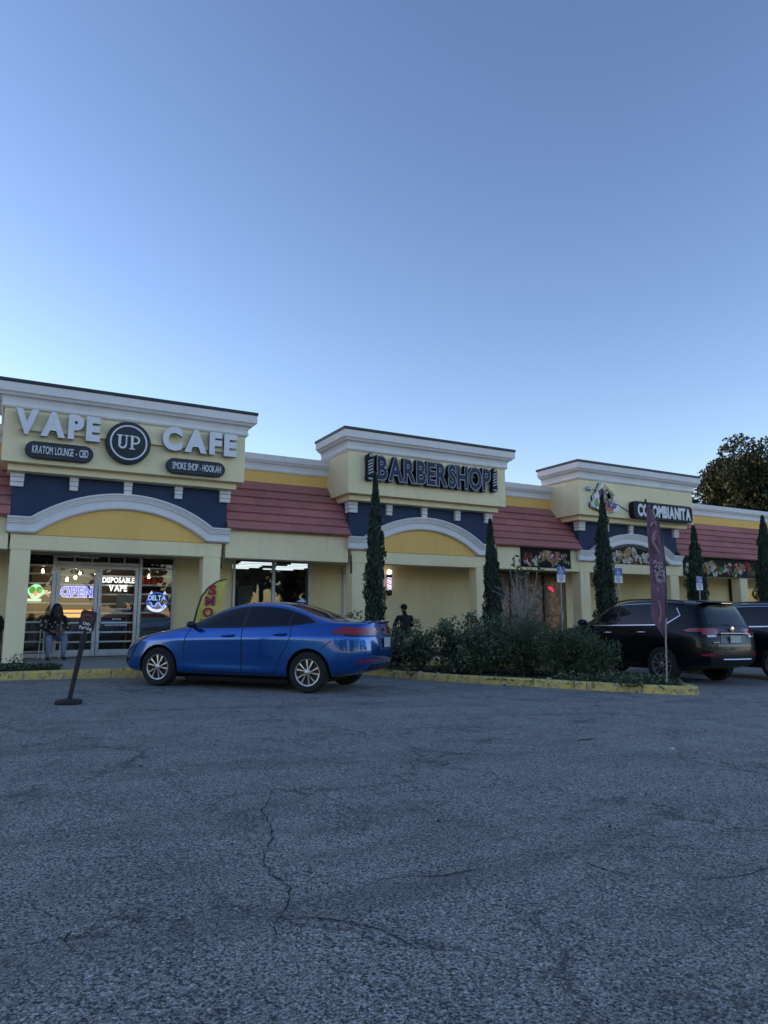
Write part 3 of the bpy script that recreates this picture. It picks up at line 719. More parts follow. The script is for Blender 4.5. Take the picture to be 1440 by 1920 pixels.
u0 = cc[0]-0.265; zb_ = cc[2]-0.155
strokes_sign([rect(u0+0.035, u0+0.095, zb_+0.10, zb_+0.30), rect(u0+0.195, u0+0.225, zb_+0.10, zb_+0.30), rect(u0, u0+0.13, zb_+0.301, zb_+0.325), rect(u0+0.16, u0+0.255, zb_+0.301, zb_+0.325), arcpoly(u0+0.13, zb_+0.1, 0.055, 0.1, 180, 360, 14, 0.95)], YF-0.182, YF-0.1655, SIGNGREY, 'letter', t)
p0 = cc[0]+0.01
strokes_sign([rect(p0+0.035, p0+0.09, zb_+0.025, zb_+0.30), rect(p0, p0+0.13, zb_, zb_+0.024), rect(p0, p0+0.14, zb_+0.301, zb_+0.325), arcpoly(p0+0.125, zb_+0.225, 0.062, 0.1, -90, 90, 14, 1.1), rect(p0+0.0905, p0+0.125, zb_+0.125, zb_+0.162)], YF-0.182, YF-0.1655, SIGNGREY, 'letter', t)
def pill(x0, x1, z0, z1, txt, label, gapw):
    t = thing('pill_sign', label, 'sign', ((x0+x1)/2, YF, (z0+z1)/2)); r_ = (z1-z0)/2; zc = (z0+z1)/2
    out = [(x1-r_+r_*math.cos(R(a)), zc+r_*math.sin(R(a))) for a in range(-90, 91, 12)] + [(x0+r_+r_*math.cos(R(a)), zc+r_*math.sin(R(a))) for a in range(90, 271, 12)]
    pk(MB().prismY(out, YF-0.14, YF-0.002), 'panel', CHAR, t, bevel=0.015)
    word(txt, x0+r_*0.75, x1-r_*0.6, zc-r_*0.46, zc+r_*0.46, YF-0.152, YF-0.1405, WHITEP, t, 0.012, 0.06, space=gapw)
pill(0.29, 1.67, 4.60, 4.97, 'KRATOM LOUNGE - CBD', 'dark rounded sign reading kratom lounge on the near tower', 0.42)
pill(3.28, 4.69, 4.56, 4.92, 'SMOKE SHOP - HOOKAH', 'dark rounded sign reading smoke shop hookah on the near tower', 0.3)
# BARBERSHOP
BLK2 = simple('sign_black', (0.010, 0.012, 0.018), 0.6, 0, 0.1, 5, spec=0.2); NAVYF = simple('sign_navy', (0.035, 0.045, 0.08), 0.6, 0, 0.12, 5, spec=0.2); TUBEG = simple('sign_outline', (0.40, 0.41, 0.45), 0.5, 0, 0.05, 8)
t = thing('letter_sign', 'dark raised barbershop letters with pale outlines on the middle tower', 'sign', (10.8, YF, 4.9))
lay = layout('BARBERSHOP', 8.90, 12.78, 4.89, 5.57, 0.045, 0.055); lay2 = layout('BARBERSHOP', 8.90, 12.78, 4.89, 5.57, 0.045, 0.055, 0.015)
layb = layout('BARBERSHOP', 8.885, 12.795, 4.865, 5.595, 0.07, 0.004)
pk(MB().box(8.8, 12.9, YF-0.05, YF-0.001, 5.18, 5.28), 'raceway', BLK2, t)
for (c2, fs), (d2, gs), (e2, hs) in zip(lay, lay2, layb):
    o = put(solid_glyph(e2, hs, YF-0.19, YF-0.052), 'letter', [BLK2], t)
    f = link('letter_face', solid_glyph(c2, fs, YF-0.205, YF-0.191), [NAVYF]); f.parent = o
    me = bpy.data.meshes.new('o'); me.from_pydata([(x, YF-0.207-zz*0.5, z) for x, z, zz in d2], [], gs); me.update()
    f = link('letter_outline', me, [TUBEG], smooth=True); f.parent = o
def pole_sign(cx, z0, z1, label):
    t = thing('barber_pole_sign', label, 'sign', (cx, YF, z0)); w2 = 0.115
    out = [(cx-w2*0.55, z0), (cx+w2*0.55, z0), (cx+w2*0.9, z0+0.07), (cx+w2*0.75, z0+0.14), (cx+w2*0.75, z1-0.2), (cx+w2*0.9, z1-0.14), (cx+w2*0.6, z1-0.06), (cx, z1), (cx-w2*0.6, z1-0.06), (cx-w2*0.9, z1-0.14), (cx-w2*0.75, z1-0.2), (cx-w2*0.75, z0+0.14), (cx-w2*0.9, z0+0.07)]
    pk(MB().prismY(out, YF-0.2, YF-0.03), 'case', BLK2, t)
    pk(MB().box(cx-0.03, cx+0.03, YF-0.03, YF-0.001, (z0+z1)/2-0.1, (z0+z1)/2+0.1), 'bracket', BLK2, t)
    s = MB()
    for k in range(5):
        zz = z0+0.15+k*0.085
        s.prismY([(cx-w2*0.68, zz), (cx+w2*0.68, zz+0.075), (cx+w2*0.68, zz+0.115), (cx-w2*0.68, zz+0.04)], YF-0.213, YF-0.201)
    s.prismY([(cx-0.045, z1-0.12), (cx+0.045, z1-0.12), (cx+0.035, z1-0.055), (cx, z1-0.03), (cx-0.035, z1-0.055)], YF-0.213, YF-0.201)
    s.prismY([(cx-0.06, z0+0.02), (cx+0.06, z0+0.02), (cx+0.08, z0+0.065), (cx-0.08, z0+0.065)], YF-0.213, YF-0.201)
    pk(s, 'stripes', TUBEG, t)
pole_sign(8.70, 4.86, 5.64, 'striped barber pole sign before the first barbershop letter')
pole_sign(12.95, 4.90, 5.64, 'striped barber pole sign after the last barbershop letter')
# COLOMBIANITA cabinet and painted figure
t = thing('cabinet_sign', 'long dark cabinet sign with bold white letters on the third tower', 'sign', (20.3, YF, 4.55))
def rrect(x0, x1, z0, z1, r_): return [(cx+r_*math.cos(R(a)), cz+r_*math.sin(R(a))) for cx, cz, a0 in ((x1-r_, z0+r_, -90), (x1-r_, z1-r_, 0), (x0+r_, z1-r_, 90), (x0+r_, z0+r_, 180)) for a in range(a0, a0+91, 18)]
pk(MB().prismY(rrect(18.84, 21.86, 4.50, 5.10, 0.14), YF-0.22, YF-0.002), 'cabinet', BLK2, t, bevel=0.01)
rm = MB(); oo = rrect(18.87, 21.83, 4.53, 5.07, 0.12); ii = rrect(18.895, 21.805, 4.555, 5.045, 0.1); nn = len(oo)
rm.add([(x, YF-0.226, z) for x, z in oo]+[(x, YF-0.226, z) for x, z in ii]+[(x, YF-0.2205, z) for x, z in oo]+[(x, YF-0.2205, z) for x, z in ii], [f for k in range(nn) for f in ((k, (k+1) % nn, nn+(k+1) % nn, nn+k), (k, 2*nn+k, 2*nn+(k+1) % nn, (k+1) % nn), (nn+k, nn+(k+1) % nn, 3*nn+(k+1) % nn, 3*nn+k))])
pk(rm, 'edge_line', CHAR, t)
word('COLOMBIANITA', 19.03, 21.74, 4.585, 5.01, YF-0.235, YF-0.2205, WHITEP, t, 0.05, 0.05)
PAL = [simple('print_'+k, c, 0.7, 0, 0.55, 16, spec=0.15) for k, c in (('red', (0.30, 0.035, 0.025)), ('brown', (0.15, 0.06, 0.03)), ('pink', (0.42, 0.22, 0.16)), ('white', (0.55, 0.52, 0.48)), ('green', (0.10, 0.20, 0.05)), ('tan', (0.40, 0.27, 0.12)), ('wine', (0.09, 0.02, 0.025)), ('cream', (0.5, 0.42, 0.28)))]
def ell(m, cx, cz, a, b, rot, y, mi):
    n = 14; ca, sa = math.cos(rot), math.sin(rot)
    m.add([(cx+a*math.cos(t)*ca-b*math.sin(t)*sa, y, cz+a*math.cos(t)*sa+b*math.sin(t)*ca) for t in [2*math.pi*k/n for k in range(n)]], [tuple(range(n))], mi)
t = thing('cutout_sign', 'colourful cutout sign with white edge on the third tower', 'sign', (17.65, YF, 4.66))
def PX(u, v): return (17.62+(u-1137)*0.0263, 5.15-(v-930)*0.0178)
outl = [PX(*q) for q in ((1131, 903), (1139, 908), (1151, 920), (1151, 931), (1147, 936), (1154, 940), (1161, 949), (1155, 957), (1145, 959), (1135, 961), (1123, 955), (1114, 952), (1113, 944), (1118, 938), (1117, 931), (1124, 921))][::-1]
pk(MB().prismY(outl, YF-0.16, YF-0.03), 'panel', WHITEP, t); pk(MB().prismY([(x*1.0-0.03, z-0.01) for x, z in outl], YF-0.029, YF-0.003), 'backing', BLK2, t)
for nm, col, pts in (('yellow_print', (0.55, 0.42, 0.10), ((1136, 910), (1148, 921), (1148, 930), (1141, 932), (1134, 922))), ('face_print', (0.5, 0.22, 0.13), ((1131, 920), (1140, 922), (1144, 931), (1138, 937), (1131, 932))),
                     ('blue_print', (0.08, 0.07, 0.30), ((1128, 936), (1142, 938), (1153, 943), (1150, 950), (1130, 946))), ('red_print', (0.5, 0.09, 0.08), ((1130, 947), (1148, 951), (1146, 957), (1134, 958))), ('green_print', (0.25, 0.33, 0.08), ((1116, 944), (1121, 936), (1124, 948), (1118, 951))), ('hair_print', (0.03, 0.02, 0.02), ((1125, 922), (1131, 916), (1131, 931), (1126, 934)))):
    pk(MB().prismY([(lambda a: (a[0]+(a[0]-PX(sum(z[0] for z in pts)/len(pts), 0)[0])*0.28, a[1]+(a[1]-PX(0, sum(z[1] for z in pts)/len(pts))[1])*0.28))(PX(*q)) for q in pts][::-1], YF-0.166, YF-0.161), nm, simple(nm, col, 0.5, 0, 0.4, 12), t)
m = MB(); rnd = random.Random(6)
for k in range(46):
    a_ = rnd.uniform(0, 6.28); q_ = math.sqrt(rnd.random()); cxx, czz = PX(1139, 934); sz = rnd.uniform(0.03, 0.075)
    ell(m, cxx+q_*0.36*math.cos(a_), czz+q_*0.27*math.sin(a_), sz*1.2, sz*0.7, rnd.uniform(0, 3), YF-0.1665-0.0001*k, rnd.choice((0, 2, 3, 4, 5, 7, 8, 8, 9)))
pk(m, 'colour_print', PAL+[simple('print_blue', (0.06, 0.06, 0.32), 0.7), simple('print_yellow', (0.6, 0.42, 0.06), 0.7)], t)
t = thing('spotlight', 'small grey spotlight on an arm with thin conduit on the third tower', 'spotlight', (17.05, YF, 5.5))
pk(MB().tube([(17.05, YF-0.12, 5.36), (17.3, YF-0.05, 5.30), (18.2, YF-0.02, 4.98), (18.85, YF-0.02, 4.72)], 0.012, 8), 'conduit', DARKMETAL, t, smooth=True)
pk(MB().lathe([(0.03, -0.16), (0.075, -0.14), (0.085, -0.02), (0.05, 0.0)], (17.0, YF-0.06, 5.37), 16, 'X'), 'lamp_head', ALU, t, smooth=True)
# --- printed food banners
BANN = simple('banner_dark', (0.012, 0.016, 0.016), 0.7, 0, 0.3, 4, spec=0.15)
def banner(x0, x1, z0, z1, y, blobs, seed, label, poly=None):
    t = thing('food_banner', label, 'banner', ((x0+x1)/2, y, z0))
    pk(MB().prismY(poly or rect(x0, x1, z0, z1), y-0.018, y), 'sheet', BANN, t)
    rnd = random.Random(seed); m = MB(); L = 0
    for (cx, cz, rr, cols, cnt) in blobs:
        for k in range(cnt):
            an = rnd.uniform(0, 6.28); q = rr*math.sqrt(rnd.random()); sz = rr*rnd.uniform(0.16, 0.42)
            ex, ez = cx+q*math.cos(an)*1.25, cz+q*math.sin(an)*0.75
            if not (x0+sz*1.3 < ex < x1-sz*1.3 and z0+sz < ez < z1-sz): continue
            ell(m, ex, ez, sz*1.25, sz*rnd.uniform(0.5, 1), rnd.uniform(0, 3.1), y-0.0185-0.00003*L, rnd.choice(cols)); L += 1
    pk(m, 'food_print', PAL, t)
bx, bz = 14.44, 2.735
banner(14.44, 16.55, 2.735, 3.355, D+0.012, [(14.85, 3.0, 0.24, [0, 6, 3, 1], 26), (15.2, 2.96, 0.16, [3, 7, 4], 14), (15.5, 3.12, 0.2, [2, 5, 2, 7], 26), (15.85, 3.08, 0.22, [0, 2, 3, 2], 30), (16.15, 3.1, 0.17, [3, 2, 0], 20), (16.35, 2.92, 0.12, [4, 4, 7], 12), (15.9, 2.86, 0.15, [4, 7, 2], 14), (14.9, 2.8, 0.2, [3, 7], 8), (15.3, 2.92, 0.14, [4, 6], 8)], 3, 'dark food photo banner under the red roof beside the middle tower')
banner(22.1, 26.55, 2.66, 3.37, D+0.012, [(22.5, 2.95, 0.25, [7, 5, 3], 18), (23.2, 2.95, 0.28, [7, 5, 1], 26), (23.7, 3.16, 0.16, [5, 7], 22), (24.0, 2.9, 0.28, [4, 1, 3], 26), (24.8, 3.0, 0.27, [6, 3, 1, 2], 26), (25.35, 3.05, 0.24, [2, 0, 3], 26), (25.8, 3.05, 0.25, [0, 0, 2], 26), (26.1, 2.85, 0.2, [4, 1], 16), (25.2, 2.82, 0.2, [4, 3], 14), (24.5, 2.8, 0.25, [3, 6], 10)], 5, 'long dark food photo banner under the farthest red roof')
c3 = 19.38
lunp = [(c3-1.86, 2.99), (c3+1.86, 2.99)] + [(c3+1.86*math.cos(R(a))*1.0, 2.99+0.02+0.62*math.sin(R(a))**0.9) for a in range(6, 176, 8)]
banner(c3-1.8, c3+1.8, 2.985, 3.62, D-0.023, [(c3-0.95, 3.12, 0.26, [3, 3, 7], 22), (c3-0.5, 3.2, 0.26, [7, 5, 1, 3], 34), (c3, 3.3, 0.28, [1, 7, 5, 3], 46), (c3+0.15, 3.12, 0.25, [7, 1, 3], 36), (c3+0.7, 3.2, 0.25, [3, 7, 4], 28), (c3+0.9, 3.08, 0.18, [0, 5, 3], 16)], 8, 'food photo print filling the arch of the third tower', poly=[(c3-1.7, 2.99), (c3+1.7, 2.99), (c3+1.35, 3.22), (c3+0.8, 3.48), (c3, 3.60), (c3-0.8, 3.48), (c3-1.35, 3.22)])
# ------------------------------------------------------------------ window signs of the leftmost shop
NBLUE = emitter('neon_blue', (0.13, 0.12, 0.85), 0.45); NWHITE = emitter('neon_white', (0.62, 0.64, 1.0), 0.42); LEDW = emitter('led_white', (1.0, 0.98, 0.92), 0.75); NGREEN = emitter('neon_green', (0.10, 0.50, 0.06), 0.28); NPALE = emitter('neon_pale_green', (0.65, 1.0, 0.6), 0.35); NRED = emitter('neon_red', (0.9, 0.30, 0.15), 0.35); NSKY = emitter('neon_sky', (0.35, 0.58, 1.0), 0.40); NDEEP = emitter('neon_deep_blue', (0.04, 0.13, 0.65), 0.32); NPINK = emitter('neon_pink', (0.9, 0.06, 0.12), 0.3)
CLEAR = simple('acrylic', (0.03, 0.035, 0.05), 0.2)
yf = W+0.030
t = thing('neon_sign', 'glowing blue OPEN sign in the left door', 'neon sign', (1.735, yf, 1.64))
ox0, ox1, oz0, oz1 = 1.325, 2.10, 1.655, 1.915
layF = layout('OPEN', ox0+0.02, ox1-0.02, oz0, oz1, 0.05, 0.12); layO = layout('OPEN', ox0+0.02, ox1-0.02, oz0, oz1, 0.05, 0.12, 0.028)
for (c2, fs), (d2, gs) in zip(layF, layO):
    o = put(solid_glyph(c2, fs, yf, yf+0.008), 'letter', [NBLUE], t)
    me = bpy.data.meshes.new('o'); me.from_pydata([(x, yf-0.004-zz*0.3, z) for x, z, zz in d2], [], gs); me.update()
    f = link('tube', me, [NWHITE], smooth=True); f.parent = o
for sx in (1.53, 1.70, 1.90, 2.05): pk(MB().box(sx-0.05, sx+0.05, yf-0.012, yf-0.004, oz0-0.012, oz0+0.008), 'serif_tube', NWHITE, t)
for sx in (1.53, 1.72, 1.90, 2.05): pk(MB().box(sx-0.04, sx+0.04, yf-0.012, yf-0.004, oz1-0.008, oz1+0.012), 'serif_tube', NWHITE, t)
t = thing('led_sign', 'white glowing two line lettering in the right door', 'neon sign', (2.72, yf, 1.8))
word('DISPOSABLE', 2.30, 3.07, 2.03, 2.165, yf, yf+0.012, LEDW, t, 0.022, 0.07); word('VAPE', 2.46, 2.90, 1.815, 1.975, yf, yf+0.012, LEDW, t, 0.03, 0.08)
t = thing('neon_sign', 'round blue and white glowing sign with waves in the window by the doors', 'neon sign', (3.66, yf, 1.3))
dc = (3.655, 1.545)
pk(MB().prismY(arcpoly(dc[0], dc[1], 0.0, 0.275, 0, 360, 40)[:40], yf+0.004, yf+0.01), 'disc', NDEEP if False else CLEAR, t)
pk(MB().prismY(arcpoly(dc[0], dc[1]+0.03, 0.215, 0.285, 205, 335, 24), yf-0.006, yf+0.003), 'crescent', NWHITE, t)
pk(MB().prismY(arcpoly(dc[0], dc[1], 0.235, 0.262, -18, 198, 30), yf-0.006, yf+0.003), 'ring_tube', NDEEP, t)
wv = [(dc[0]-0.21+0.42*k/24, yf-0.004, dc[1]-0.06+0.055*math.sin(k/24*4*math.pi+0.6)) for k in range(25)]
pk(MB().tube(wv, 0.009, 6), 'wave_tube', NSKY, t, smooth=True); pk(MB().tube([(x, y, z-0.055) for x, y, z in wv], 0.011, 6), 'wave_tube', NDEEP, t, smooth=True); pk(MB().tube([(x, y, z+0.03) for x, y, z in wv[2:-2]], 0.008, 6), 'wave_tube', NDEEP, t, smooth=True)
word('DELTA', dc[0]-0.22, dc[0]+0.22, dc[1]+0.05, dc[1]+0.18, yf-0.006, yf+0.0, NSKY, t, 0.02, 0.06)
for sx in (-0.15, 0.19): pk(MB().prismY([(dc[0]+sx-0.05, dc[1]+0.21), (dc[0]+sx+0.05, dc[1]+0.21), (dc[0]+sx+0.01, dc[1]+0.30)], yf-0.004, yf+0.003), 'peak', NWHITE, t)
t = thing('neon_sign', 'green and white glowing leaf sign behind the side window', 'neon sign', (0.78, yf, 1.55))
gc = (0.80, 1.78)
pk(MB().prismY([(gc[0]+0.185*math.cos(a)*(1+0.10*math.cos(4*a+0.9)), gc[1]+0.16*math.sin(a)*(1+0.12*math.cos(2*a+3.1))) for a in [2*math.pi*k/36 for k in range(36)]], yf, yf+0.008), 'outline', NPALE, t)
for sx in (-0.075, 0.075): pk(MB().prismY([(gc[0]+sx+0.072*math.cos(a), gc[1]+0.035+0.085*math.sin(a)) for a in [2*math.pi*k/20 for k in range(20)]], yf-0.006, yf-0.0005), 'leaf', NGREEN, t)
pk(MB().prismY([(gc[0]+0.045*math.cos(a), gc[1]-0.045+0.07*math.sin(a)) for a in [2*math.pi*k/16 for k in range(16)]], yf-0.010, yf-0.0065), 'centre', NRED, t)
pk(MB().prismY(rect(gc[0]-0.18, gc[0]+0.13, 1.545, 1.61), yf, yf+0.008), 'name_plate', NPALE, t)
t = thing('script_sign', 'small cream script sign beside the green leaf sign', 'neon sign', (1.05, yf, 1.7))
sw_ = [(0.985+0.012*k, yf+0.002, 1.78+0.035*math.sin(k*1.3)+0.006*k*(1 if k < 6 else -0.4)) for k in range(13)]
pk(MB().tube(sw_, 0.008, 6), 'script_tube', emitter('neon_cream', (1.0, 0.75, 0.5), 0.35), t, smooth=True); pk(MB().tube([(x, y, z-0.07) for x, y, z in sw_[:11]], 0.007, 6), 'script_tube', emitter('neon_rose', (1.0, 0.55, 0.45), 0.3), t, smooth=True)
POSTER = simple('poster_tan', (0.36, 0.30, 0.21), 0.7, 0, 0.45, 40); TEAL = collage('poster_teal', [(0.03, 0.09, 0.10), (0.05, 0.13, 0.14), (0.04, 0.11, 0.13)], 2.0, 0.2)
for i, (a, b, z0, z1, lb) in enumerate(((2.66, 2.90, 1.43, 1.74, 'larger square tan poster taped inside the right door'), (2.93, 3.07, 1.48, 1.72, 'narrow tan poster taped inside the right door'))):
    t = thing('poster', lb, 'poster', ((a+b)/2, yf, z0)); pk(MB().box(a, b, yf-0.004, yf, z0, z1), 'sheet', POSTER, t)
t = thing('poster', 'large teal poster low in the window beside the sedan hood', 'poster', (3.64, yf, 0.4)); pk(MB().box(3.27, 3.98, yf-0.004, yf, 0.42, 1.16), 'sheet', TEAL, t)
crowd = MB(); rnd = random.Random(4)
for k in range(15): xx = 3.36+k*0.038; hh = rnd.uniform(0.08, 0.2); crowd.prismY(rect(xx, xx+0.022, 0.80, 0.80+hh), yf-0.006, yf-0.0045)
pk(crowd, 'figure_print', simple('print_maroon', (0.12, 0.03, 0.04), 0.6), t)
t = thing('house_number', 'dark street number on the glass at the top of the left door', 'number', (1.7, W, 2.2)); word('43616', 1.53, 1.85, 2.24, 2.335, W+0.004, W+0.0075, BLACK, t, 0.02, 0.08, name='digit')
t = thing('door_lettering', 'rows of small pale lettering low on the right door glass', 'lettering', (2.68, W, 1.0)); rnd = random.Random(9)
for zz, hw in ((1.37, 0.3), (1.295, 0.09), (1.115, 0.10), (1.03, 0.24), (0.965, 0.27)):
    m = MB(); xx = 2.68-hw
    while xx < 2.68+hw:
        ww = rnd.uniform(0.012, 0.03); m.box(xx, xx+ww, W+0.004, W+0.0075, zz-rnd.uniform(0.012, 0.02), zz+0.016); xx += ww+rnd.uniform(0.008, 0.018)
    pk(m, 'text_row', WHITEP, t)
for i, (a, b, z0, z1, mt, lb) in enumerate(((14.1, 14.5, 1.95, 2.2, NPINK, 'small red glowing sign in the printed window by the sapling'), (16.98, 17.36, 2.02, 2.25, NPINK, 'red glowing sign at the top of the printed door'))):
    t = thing('neon_sign', lb, 'neon sign', ((a+b)/2, W, z0)); m = MB(); rnd = random.Random(i)
    for k in range(7):
        cx_, cz_ = rnd.uniform(a+0.08, b-0.08), rnd.uniform(z0+0.05, z1-0.05); rr_ = rnd.uniform(0.03, 0.07)
        m.tube([(cx_+rr_*math.cos(q), W-0.012, cz_+rr_*0.7*math.sin(q)) for q in [0.0, 0.9, 1.8, 2.7, 3.6, 4.5, 5.4]], 0.011, 6)
    pk(m, 'tube_script', mt, t, smooth=True); pk(MB().box(a, b, W-0.001, W+0.004, z0, z1), 'backing', CLEAR, t)

# ------------------------------------------------------------------ barber pole on the wall
t = thing('barber_pole', 'lit striped barber pole with white globe on the cream wall', 'barber pole', (10.55, W-0.1, 1.87))
def stripes():
    M = Mat('pole_stripes'); p = M.coord(); s = M.n('SeparateXYZ'); M.l(p, s.inputs[0])
    an = M.math('ARCTAN2', s.outputs[1], s.outputs[0]); ph = M.math('FRACT', M.math('ADD', M.math('MULTIPLY', an, 1/(2*math.pi)), M.math('MULTIPLY', s.outputs[2], 6.5)))
    c = M.ramp(ph, [(0.0, (0.95, 0.85, 1.0)), (0.42, (0.10, 0.06, 0.5)), (0.62, (0.95, 0.85, 1.0)), (0.84, (0.6, 0.08, 0.3))], 'CONSTANT')
    M.l(c, M.b.inputs['Base Color']); M.l(c, M.b.inputs['Emission Color']); M.set(Emission_Strength=0.4, Roughness=0.15); return M.m
pc_ = Vector((0, 0, 0))
MB().lathe([(0.0, -0.07), (0.06, -0.06), (0.085, -0.02), (0.085, 0.09), (0.07, 0.11)], pc_, 24).build('lower_cap', BLACK, t, smooth=True)
MB().lathe([(0.068, 0.105), (0.068, 0.50)], pc_, 32).build('cylinder', stripes(), t, smooth=True)
MB().lathe([(0.07, 0.495), (0.085, 0.51), (0.085, 0.56), (0.05, 0.59)], pc_, 24).build('upper_cap', BLACK, t, smooth=True)
MB().ball((0, 0, 0.66), 0.082).build('globe', emitter('globe', (1.0, 0.97, 0.93), 0.8), t, smooth=True)
MB().box(-0.03, 0.03, 0.05, 0.158, 0.02, 0.07).box(-0.03, 0.03, 0.05, 0.158, 0.52, 0.56).build('wall_bracket', BLACK, t)

# ------------------------------------------------------------------ flags, parking signs, stanchion
RIGHT = Vector((math.cos(R(28.77)), -math.sin(R(28.77)), 0)); FWD = Vector((math.sin(R(28.77)), math.cos(R(28.77)), 0))
GALVP = simple('pole_grey', (0.30, 0.30, 0.32), 0.5, 0.3, 0.2, 9)
def cloth_flag(left, right, ripple, seed, nu=10, n_sub=5):
    """cloth between two edge curves (lists of (r,z)), rippled in depth; returns mesh builder in local r,depth,z"""
    def res(c, n):
        d = [0]
        for a, b in zip(c[:-1], c[1:]): d.append(d[-1]+math.dist(a, b))
        out = []
        for k in range(n):
            s = d[-1]*k/(n-1); i = max(j for j in range(len(d)) if d[j] <= s+1e-9); i = min(i, len(c)-2); t = (s-d[i])/max(1e-9, d[i+1]-d[i])
            out.append((c[i][0]+(c[i+1][0]-c[i][0])*t, c[i][1]+(c[i+1][1]-c[i][1])*t))
        return out
    nv = 44; L, Q = res(left, nv), res(right, nv); V = []
    for j in range(nv):
        for i in range(nu+1):
            t = i/nu; r_ = L[j][0]+(Q[j][0]-L[j][0])*t; z = L[j][1]+(Q[j][1]-L[j][1])*t
            dd = ripple*(math.sin(t*9+z*1.6+seed)*0.6+math.sin(t*4-z*3.1+seed*2)*0.5)*(0.35+0.65*(1-abs(2*t-1)))
            V.append(tuple(RIGHT*r_+FWD*dd+Vector((0, 0, z))))
    mb = MB(); mb.add(V, [(j*(nu+1)+i, j*(nu+1)+i+1, (j+1)*(nu+1)+i+1, (j+1)*(nu+1)+i) for j in range(nv-1) for i in range(nu)])
    return mb
def solidify(o, th): m = o.modifiers.new('s', 'SOLIDIFY'); m.thickness = th; m.offset = 0
k = 0.00937
def FP(u, v): return ((u-1248)*k, (1283-v)*k)
t = thing('feather_flag', 'tall maroon feather flag with white script at the island tip', 'flag', (10.12, 8.40, g(10.12)+0.105))
MAROON = Mat('maroon_cloth'); pp = MAROON.pos(); mc = MAROON.mix(MAROON.ramp(MAROON.noise(pp, 2.2, 4), [(0.3, 0.0), (0.7, 1.0)]), (0.105, 0.050, 0.080), (0.19, 0.10, 0.145)); MAROON.l(mc, MAROON.b.inputs['Base Color']); MAROON.set(Roughness=0.75, Sheen_Weight=0.2); MAROON = MAROON.m
lf = [FP(1228, 944), FP(1228, 1000), FP(1229, 1060), FP(1228, 1120), FP(1226, 1162), FP(1249, 1195)]
rt = [FP(1230, 944), FP(1240, 957), FP(1249, 982), FP(1255, 1020), FP(1257, 1060), FP(1256, 1110), FP(1253, 1160), FP(1250, 1196)]
o = cloth_flag(lf, rt, 0.035, 1.0).build('banner_cloth', MAROON, t, smooth=True); solidify(o, 0.004)
pole = [FP(1247.5, 1289), FP(1250, 1240), FP(1251, 1200), FP(1254, 1160), FP(1257.5, 1110), FP(1258.5, 1060), FP(1256.5, 1020), FP(1250.5, 982), FP(1241.5, 956), FP(1229, 942)]
MB().tube([RIGHT*a+Vector((0, 0, b)) for a, b in pole[:4]], 0.014, 8).build('lower_pole', GALVP, t, smooth=True)
MB().tube([RIGHT*a+Vector((0, 0, b)) for a, b in pole[3:]], [0.012, 0.011, 0.011, 0.010, 0.009, 0.008, 0.008], 8).build('bowed_pole', BLACK, t, smooth=True)
MB().ball(RIGHT*FP(1228, 940)[0]+Vector((0, 0, FP(1228, 940)[1])), 0.02, 0.02, 0.035).build('pole_tip', BLACK, t)
CLOTHW = simple('script_white', (0.50, 0.44, 0.46), 0.8, 0, 0.3, 20); CLOTHP = simple('script_pink', (0.36, 0.20, 0.24), 0.8, 0, 0.3, 20)
def squiggle(segs, rad, name, mat, dep=-0.055):
    m = MB()
    for s in segs: m.tube([RIGHT*FP(*q)[0]+FWD*dep+Vector((0, 0, FP(*q)[1])) for q in s], [rad*(0.5+0.5*math.sin(3.14*(i+0.5)/len(s))) for i in range(len(s))], 6)
    return m.build(name, mat, t, smooth=True)
squiggle([[(1232, 990), (1236, 984), (1241, 982), (1243, 988)], [(1234, 1014), (1238, 1005), (1242, 998)], [(1233, 1014), (1237, 1022), (1241, 1030), (1247, 1042)], [(1237, 1000), (1239, 1012), (1236, 1018)]], 0.022, 'figure_print', CLOTHP)
rnd = random.Random(12); segs = []
for row, v0 in enumerate((1058, 1066, 1074, 1082, 1090)):
    u = 1233+rnd.uniform(0, 4)
    while u < 1250:
        w_ = rnd.uniform(3, 6); segs.append([(u, v0+rnd.uniform(-4, 4)), (u+w_*0.4, v0+rnd.uniform(-6, 3)), (u+w_*0.8, v0+rnd.uniform(-2, 6)), (u+w_, v0+rnd.uniform(-5, 5))]); u += w_+rnd.uniform(0, 2)
squiggle(segs, 0.011, 'script_print', CLOTHW)
squiggle([[(1240, 1127), (1241, 1135), (1243, 1145), (1242, 1156), (1238, 1165)], [(1239, 1168), (1242, 1162)], [(1239, 1104), (1240, 1110)]], 0.016, 'figure_print', CLOTHP)
k2 = 0.01122; SB = Vector((3.62, 14.86, ZS+0.03))
def SP(u, v): return ((u-367)*k2, 1.10+(1160-v)*k2-SB.z)
t = thing('feather_flag', 'small yellow green feather flag with red letters behind the blue sedan', 'flag', SB)
YG = Mat('yellow_cloth'); pp = YG.pos(); mc = YG.mix(YG.ramp(YG.noise(pp, 3, 4), [(0.3, 0.0), (0.7, 1.0)]), (0.52, 0.47, 0.09), (0.74, 0.66, 0.17)); YG.l(mc, YG.b.inputs['Base Color']); YG.set(Roughness=0.7); YG = YG.m
lf = [SP(425, 1084), SP(410, 1087.5), SP(394, 1098.5), SP(381, 1116), SP(373, 1141), SP(368, 1165), SP(365, 1200), SP(364, 1222)]
rt = [SP(426, 1085), SP(423, 1100), SP(419, 1120), SP(416, 1140), SP(412, 1165), SP(405, 1195), SP(390, 1222)]
o = cloth_flag(lf, rt, 0.02, 2.5).build('banner_cloth', YG, t, smooth=True); solidify(o, 0.004)
